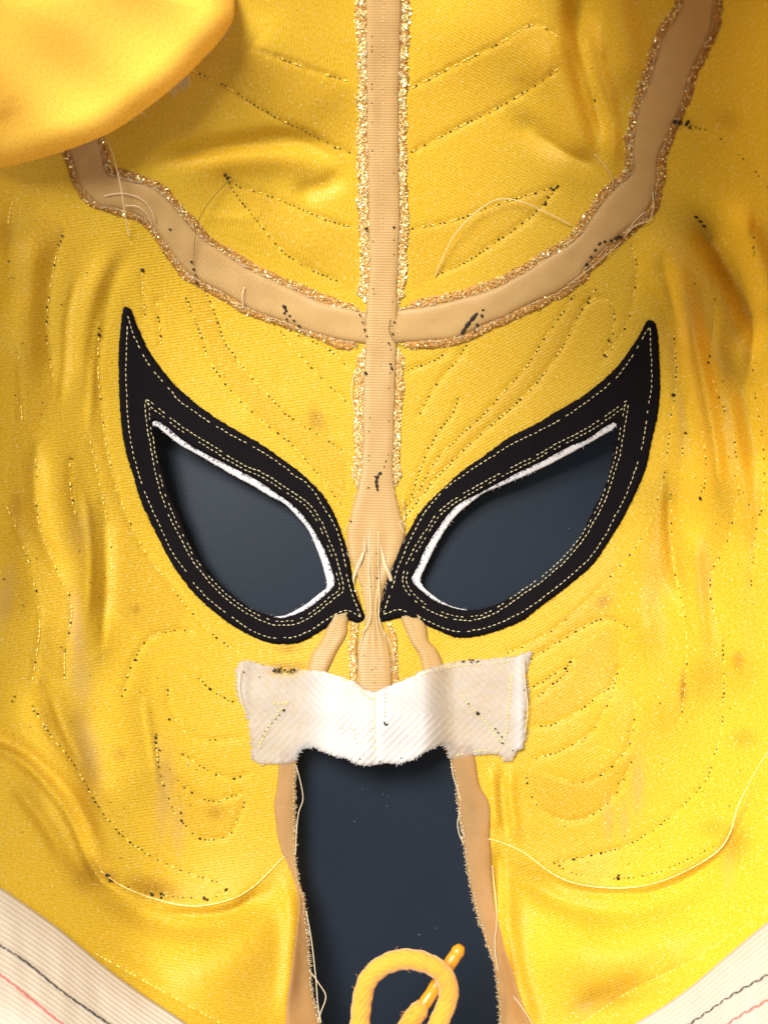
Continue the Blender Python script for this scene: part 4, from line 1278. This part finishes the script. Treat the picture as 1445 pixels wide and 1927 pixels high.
polyseam(zig([(-60, 1738), (0, 1780), (50, 1812), (110, 1862), (160, 1897), (230, 1945), (400, 2060)], 1.6), M['black_thread'], hemL, 3.6, 2.3)
polyseam(zig([(-60, 1790), (0, 1835), (60, 1882), (120, 1930), (250, 2020)], 1.6), M['red_thread'], hemL, 3.0, 2.3)
polyseam(zig([(1180, 2005), (1320, 1913), (1380, 1872), (1445, 1835), (1550, 1770)], 1.6), M['black_thread'], hemR, 3.0, 2.3)
polyseam(zig([(1250, 2005), (1385, 1917), (1445, 1882), (1560, 1810)], 1.6), M['red_thread'], hemR, 2.6, 2.3)

# ------------------------------------------------------------------ black knots and thread ends
one = lambda x, y: 0.35
tape_lf = lambda x, y: 1.0
spots('thread_knot', [(268, 508, 8, 6, 60), (186, 618, 4, 3, 0), (187, 630, 10, 5, 55), (117, 443, 4, 3, -50), (114, 453, 3, 3, 0), (110, 460, 3, 3, 0), (202, 1648, 9, 6, 20), (209, 1657, 9, 6, 10), (285, 1684, 7, 5, 70), (303, 1683, 5, 5, 0), (303, 1690, 5, 4, 0),
                      (384, 1691, 8, 5, 60), (390, 1694, 6, 4, -30), (425, 1675, 7, 4, -50), (341, 1545, 6, 4, 60), (179, 1510, 5, 4, 0), (376, 1579, 5, 4, 0), (395, 1297, 6, 5, 45), (318, 1354, 4, 4, 0), (340, 1530, 5, 3, 70),
                      (293, 1388, 5, 4, 0), (293, 1398, 6, 4, 0), (300, 1412, 5, 3, 60), (424, 329, 7, 5, -60), (429, 337, 4, 3, 0), (433, 333, 3, 3, 0), (302, 632, 4, 4, 0), (255, 1242, 5, 4, 30), (235, 1298, 4, 3, 0), (440, 1466, 5, 4, 0), (8, 1090, 4, 3, 0), (23, 1320, 4, 3, 0)], M['black_thread'], PAN['cl'], one)
spots('thread_knot', [(1310, 408, 7, 5, 20), (1318, 416, 7, 5, 20), (1325, 425, 7, 5, 20), (1267, 743, 8, 6, 0), (1318, 938, 8, 6, 70), (1320, 925, 4, 3, 0), (1163, 1654, 8, 6, 30), (1164, 1648, 5, 4, 0), (1333, 682, 6, 4, 0), (1418, 480, 5, 4, 0), (1080, 1618, 5, 4, 0),
                      (1130, 1607, 4, 3, 0), (1072, 1246, 4, 4, 0), (1064, 1258, 5, 4, 0), (1040, 1287, 4, 4, 0), (1137, 668, 5, 4, 0), (1145, 640, 5, 4, 50), (1290, 815, 5, 4, 0), (745, 979, 9, 5, -25), (753, 975, 6, 4, -25)], M['black_thread'], PAN['cr'], one)
spots('thread_knot', [(1047, 352, 6, 4, -50), (1041, 356, 5, 4, -40), (1036, 353, 4, 3, 0), (1026, 383, 7, 5, -60), (1030, 370, 4, 3, -60), (1119, 188, 6, 3, 70)], M['black_thread'], PAN['fr'], one)
spots('thread_knot', [(535, 577, 9, 6, 40), (538, 584, 7, 5, 80), (535, 589, 5, 4, 0), (545, 594, 5, 4, 0), (539, 600, 4, 4, 0), (553, 603, 5, 4, 0), (562, 613, 6, 4, 0), (320, 431, 5, 4, 0), (360, 492, 5, 4, 0), (364, 506, 6, 4, 0), (368, 517, 4, 4, 0), (370, 532, 7, 4, 70), (308, 475, 4, 3, 0)], M['black_thread'], tl, tape_lf)
spots('thread_knot', [(872, 622, 16, 6, -55), (880, 610, 18, 7, -52), (890, 598, 16, 7, -48), (896, 591, 8, 5, -40), (907, 594, 7, 5, 60), (909, 583, 6, 4, 0), (898, 611, 7, 5, 20), (893, 622, 5, 3, 60), (1104, 497, 7, 5, -40), (1112, 483, 6, 4, -50), (1120, 470, 6, 4, -50), (1128, 458, 7, 4, -40), (1138, 454, 6, 4, -10), (1150, 452, 7, 4, 0), (1160, 448, 9, 5, -10), (1167, 445, 8, 5, 0),
                      (1270, 229, 9, 7, 20), (1279, 231, 8, 7, 60), (1293, 231, 13, 6, -60), (1298, 240, 6, 4, 40)], M['black_thread'], trr, tape_lf)
spots('thread_knot', [(715, 891, 8, 6, -20), (710, 898, 9, 6, -60), (708, 906, 9, 6, -80), (709, 914, 9, 6, 80), (710, 921, 7, 4, 80), (706, 897, 6, 3, 30), (723, 878, 4, 2, -60), (726, 868, 4, 2, -60), (735, 685, 5, 3, 60), (737, 693, 8, 4, 70), (688, 702, 8, 5, 40), (689, 430, 7, 5, 0), (741, 427, 5, 4, 0), (677, 592, 5, 3, 60), (682, 606, 4, 3, 60), (686, 620, 5, 4, 60), (690, 632, 4, 3, 60), (742, 606, 4, 3, 0), (739, 628, 4, 4, 0), (731, 645, 4, 3, 0),
                      (660, 981, 4, 3, 0), (693, 918, 5, 2, -20), (708, 1042, 4, 3, 0), (710, 1088, 4, 3, 0), (699, 1104, 4, 3, 0), (680, 1060, 3, 2, 0)], M['black_thread'], tcn, lambda x, y: 1.3)
b = Bits()
for _ in range(45):
    q = (random.gauss(704, 9), random.choice((random.uniform(1030, 1140), random.uniform(1200, 1285))))
    b.bead(on_cloth(*q, 1.25), random.uniform(.7, 1.3) * PX)
b.done('dirt_speck', M['black_thread'], tcn)
# odd specks of dark thread all over the lining
for key, box in (('cl', (20, 1250, 430, 1640)), ('cr', (1000, 1230, 1400, 1640)), ('cl', (20, 480, 200, 1250)), ('cr', (1260, 500, 1430, 1230))):
    b = Bits()
    for _ in range(26):
        b.bead(on_cloth(random.uniform(box[0], box[2]), random.uniform(box[1], box[3]), .2), random.uniform(.8, 1.6) * PX)
    b.done('dirt_speck', M['black_thread'], PAN[key])

# ------------------------------------------------------------------ loose threads
C_ = M['cream']
thread([(203, 262, 3), (215, 300, 4), (226, 345, 4), (234, 395, 3), (243, 447, .6)], C_, tl, .9)
thread([(818, 520, .6), (835, 480, 2), (860, 435, 3), (900, 395, 3), (940, 374, 3), (985, 380, 3), (1030, 400, 2), (1075, 424, .8)], C_, PAN['fr'], .8)
thread([(430, 340, .5), (400, 372, 1.5), (378, 405, 2), (368, 440, 2), (364, 500, 1.2)], M['black_thread'], PAN['fl'], .45)
thread([(196, 368, 1.2), (230, 363, 1.4), (262, 372, 1.4), (283, 392, 1.3), (293, 418, 1)], C_, tl, .8)
thread([(236, 386, 1.2), (258, 388, 1.4), (276, 402, 1.3), (287, 424, 1)], C_, tl, .7)
thread([(460, 540, 1.2), (456, 555, 1.6), (458, 575, 1.2)], C_, tl, .7)
thread([(1228, 360, 1.2), (1229, 390, 1.5), (1221, 414, 1.2), (1195, 424, 1.2), (1176, 444, 1)], C_, trr, 1.0)
thread([(1178, 438, 1.2), (1195, 415, 1.6), (1214, 398, 1.4)], C_, trr, 1.0)
thread([(1168, 455, 1), (1140, 480, 1.2), (1110, 505, 1), (1070, 535, .8)], C_, trr, .7)
thread([(1150, 355, 1.2), (1153, 340, 1.5), (1143, 318, 2), (1120, 290, 2)], C_, trr, .7)
thread([(673, 690, .8), (664, 715, 1), (662, 745, 1), (668, 775, .8)], C_, tcn, .7)
thread([(735, 600, 1.4), (732, 620, 1.6), (742, 642, 1.6), (760, 652, 1)], M['black_thread'], tcn, .45)
thread([(696, 1000, 1.3), (694, 1060, 1.6), (697, 1120, 2.6), (696, 1165, 3), (684, 1190, 1.8), (676, 1225, 1)], C_, tcn, .9)
thread([(712, 1000, 1.3), (712, 1060, 1.6), (714, 1120, 2.4), (713, 1165, 3), (722, 1190, 1.8), (737, 1215, 1), (742, 1245, .8)], C_, tcn, .9)
for k in range(5):
    thread([(686 + k * 1.5, 1010 + k * 6, 1.4), (684 - k, 1045, 1.8), (672 - k * 2, 1075 + k * 2, 1.5), (664 + k, 1095 + k * 2, 1)], C_, tcn, .6)
    thread([(716 + k * 2, 1025 + k * 5, 1.4), (721 + k, 1060, 1.8), (729 + k * 1.5, 1080, 1.6), (735 + k, 1098, 1)], C_, tcn, .6)
thread([(758, 940, .8), (762, 975, .8), (752, 985, 1), (762, 1005, .8)], C_, tcn, .7)
thread([(557, 1440, .6), (566, 1475, .5), (570, 1505, .4), (562, 1530, .5), (558, 1565, .6), (556, 1610, .7)], C_, ml, .9)
thread([(576, 1715, .8), (586, 1770, .5), (594, 1840, .5), (598, 1890, .5), (604, 1925, .6)], C_, ml, .9)
thread([(583, 1828, .6), (600, 1852, .5), (613, 1876, .5), (604, 1905, .5), (598, 1925, .6)], C_, ml, .9)
thread([(849, 1436, .6), (853, 1462, .3), (862, 1490, .6), (868, 1510, .8)], C_, mr, 1.0)
thread([(866, 1528, .6), (861, 1548, .3), (864, 1570, .4), (873, 1590, .8)], C_, mr, 1.0)
thread([(864, 1522, .6), (866, 1550, .3), (874, 1575, .6)], C_, mr, .8)
thread([(926, 1630, 1), (935, 1720, 1.2), (931, 1780, 1.2), (937, 1830, .8)], C_, mr, .9)
thread([(965, 1875, 1), (985, 1900, 1.3), (1005, 1935, 1)], C_, mr, .9)
thread([(985, 1240, 2.4), (989, 1300, 2.6), (993, 1330, 2.6), (988, 1380, 2.3)], C_, patch, .9)
thread([(452, 1265, 2.2), (450, 1295, 2.4), (458, 1330, 2.2), (466, 1345, 1.8)], C_, patch, .9)

# ------------------------------------------------------------------ turned-over back flap, upper left
FLAP = [(-260, 345), (-120, 335), (0, 316), (100, 290), (190, 257), (250, 222), (330, 160), (380, 112), (424, 62), (441, 22), (438, -40), (425, -140), (400, -260)]


def make_flap():
    fe = cr(FLAP, 5)
    ol = join(fe, [(60, -260), (-260, -260)])
    v, f = cdt(ol, [], 5.0)
    x, y = v[:, 0], v[:, 1]
    d = dist_to(fe, x, y, closed=False)
    base = 67 + 0.055 * np.minimum(d, 330) + 0.01 * (250 - y).clip(-100, 500)
    base = base + 1.6 * np.sin(x * .010 + y * .012 + 1.0) + 0.7 * np.sin(x * .023 - y * .031)
    roll = 4.5 * np.clip(1 - d / 60.0, 0, 1) ** 2.5
    z = base - roll
    top = at_z(x, y, z)
    f = up_faces(top, f)
    # the rolled edge turns under: inner leaf a little below
    zb = base - roll - 2.2 - 6 * (1 - np.clip(1 - d / 46.0, 0, 1))
    zb = np.where(d < 0.5, z - 0.6, zb)
    bot = at_z(x, y, zb)
    n = len(v)
    faces = [tuple(map(int, t)) for t in f] + [tuple(int(q) + n for q in t[::-1]) for t in f]
    es = {(int(t[i]), int(t[(i + 1) % 3])) for t in f for i in range(3)}
    faces += [(b_, a_, a_ + n, b_ + n) for a_, b_ in es if (b_, a_) not in es]
    uv = np.stack([(x * .8 + y * .6) / 1000, (y * .8 - x * .6) / 1000], 1)
    st = blobs([(5, 215, 26, 10, -20, .35), (20, 190, 12, 6, -30, .25), (430, 40, 10, 34, 25, .18)], x, y)  # two stains; the last blob paints in light glowing through the tip
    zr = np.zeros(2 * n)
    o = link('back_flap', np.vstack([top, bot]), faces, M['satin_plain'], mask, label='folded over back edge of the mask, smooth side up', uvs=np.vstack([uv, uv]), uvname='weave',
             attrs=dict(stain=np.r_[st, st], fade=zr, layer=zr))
    # frayed bits hanging from the turned edge
    b = Bits()
    for _ in range(90):
        k = random.choice((random.gauss(338, 8), random.gauss(345, 5), random.gauss(440, 10), random.uniform(230, 440)))
        i = int(np.argmin(np.abs(fe[:, 0] - k) + (fe[:, 1] < 0) * 999))
        q = fe[i]
        L = random.uniform(6, 26) if abs(k - 340) < 18 else random.uniform(3, 9)
        dx = random.gauss(0, 5)
        b.hair([at_z(q[0] - 2, q[1] - 3, 62.3), at_z(q[0] + dx * .4, q[1] + L * .5, 60.5), at_z(q[0] + dx, q[1] + L, 58)], .55 * PX)
    b.done('frayed_thread', M['cream'], o)
    return o


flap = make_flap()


def make_shade_flap():
    # other half of the laced back, added out of view for its shade: rises from the upper edge of the right side and curls back over, beyond the picture's edge
    n, m = 60, 24
    xs = np.linspace(930, 1705, n)
    b0 = on_cloth(xs, np.full(n, -258.0), 0)
    u = np.linspace(0, 1, n)
    e = np.stack([-0.032 + 0.20 * u, np.zeros(n), 0.178 + 0.006 * np.sin(u * 5)], 1)
    e[:, 1] = 1.10 * HGT / 2 * K * (CAM_Z - e[:, 2])
    p1 = b0 + [0, .03, .07]
    p2 = e + [0, .07, .02]
    rows = []
    for t in np.linspace(0, 1, m):
        p = b0 * (1 - t) ** 3 + 3 * p1 * t * (1 - t) ** 2 + 3 * p2 * t * t * (1 - t) + e * t ** 3
        p = p + np.stack([0 * u, 0 * u, 0.003 * np.sin(u * 17 + t * 5) * t * (1 - t) * 4], 1)
        rows.append(p)
    rows += [p + [0, .002, .004] for p in rows[::-1]]          # two layers, to block more light
    m = len(rows)
    V = np.concatenate(rows)
    F = [(j * n + i, j * n + i + 1, (j + 1) * n + i + 1, (j + 1) * n + i) for j in range(m - 1) for i in range(n - 1)]
    uv = np.array([(x / 1000, j * .03) for j in range(m) for x in xs])
    z = np.zeros(len(V))
    return link('back_flap', V, F, M['satin'], mask, label='unseen other half of the laced back, added to shade the upper right', uvs=uv, uvname='weave', attrs=dict(stain=z, fade=z, layer=z))


make_shade_flap()

# ------------------------------------------------------------------ yellow lace lying over the chin hem
lace = bpy.data.objects.new('shoelace', None)
sc.collection.objects.link(lace)
lace['label'] = 'thick yellow cotton lace looped over the mouth opening with amber tip'
lace['category'] = 'lace'


def lace_tube(name, pts, width_px, mat, parent, fuzz=0, ends=None, sides=14):
    p = cr(pts, 5.0)
    P3 = at_z(p[:, 0], p[:, 1], p[:, 2])
    r = width_px * 0.5 * K * (CAM_Z - p[:, 2] / 1000)
    r = r * (1 + 0.03 * np.sin(np.arange(len(p)) * 1.1) + RNG.normal(0, .015, len(p)))
    if ends:
        s = np.arange(len(p))
        r = r * np.clip(0.55 + 0.45 * np.minimum(s, ends) / ends, 0, 1)
    V, F, uvs = tube('', P3, r, None, None, sides, uv=True)
    o = link(name, V, F, mat, parent, uvs=uvs)
    if fuzz:
        b = Bits()
        for _ in range(fuzz):
            k = random.randrange(len(V))
            c = P3[k // sides]
            d = V[k] - c
            tg = RNG.normal(0, 1, 3) * 0.0005
            b.hair([V[k], V[k] + d * .09 + tg * .5, V[k] + d * random.uniform(.06, .16) + tg], .25 * PX)
        b.done('lint', mat, o)
    return o


cordo = lace_tube('cord', [(640, 2190, 62), (660, 2120, 56), (676, 2030, 54), (676, 1960, 52), (680, 1895, 51), (690, 1850, 51), (712, 1824, 51), (740, 1810, 51), (770, 1806, 51), (805, 1814, 51), (832, 1832, 51), (844, 1858, 51), (842, 1885, 51), (830, 1915, 52), (812, 1960, 53), (800, 2030, 54), (800, 2120, 56), (815, 2190, 62)], 37, M['lace'], lace, 220)
lace_tube('lace_tip', [(868, 1781, 41), (858, 1797, 41), (836, 1830, 42), (812, 1870, 43), (790, 1902, 44.5), (770, 1930, 47), (745, 1980, 52), (720, 2060, 56)], 25, M['aglet'], lace, 0, ends=2)
lace_tube('cord_end', [(797, 1888, 44), (790, 1900, 44.5), (770, 1928, 47), (748, 1972, 52), (715, 2060, 56), (700, 2150, 60)], 37, M['lace'], lace, 300, ends=3)

# bits of lint lying on the table inside the openings
b = Bits()
for _ in range(12):
    q = random.choice(((random.uniform(330, 560), random.uniform(900, 1120)), (random.uniform(830, 1080), random.uniform(920, 1110)), (random.uniform(590, 850), random.uniform(1480, 1780))))
    a = random.uniform(0, 6.3)
    L = random.uniform(.8, 2)
    b.hair([at_z(q[0], q[1], .15), at_z(q[0] + L * math.cos(a), q[1] + L * math.sin(a), .2), at_z(q[0] + 2 * L * math.cos(a + .4), q[1] + 2 * L * math.sin(a + .4), .15)], .22 * PX)
b.done('lint', M['white_leather'], table)
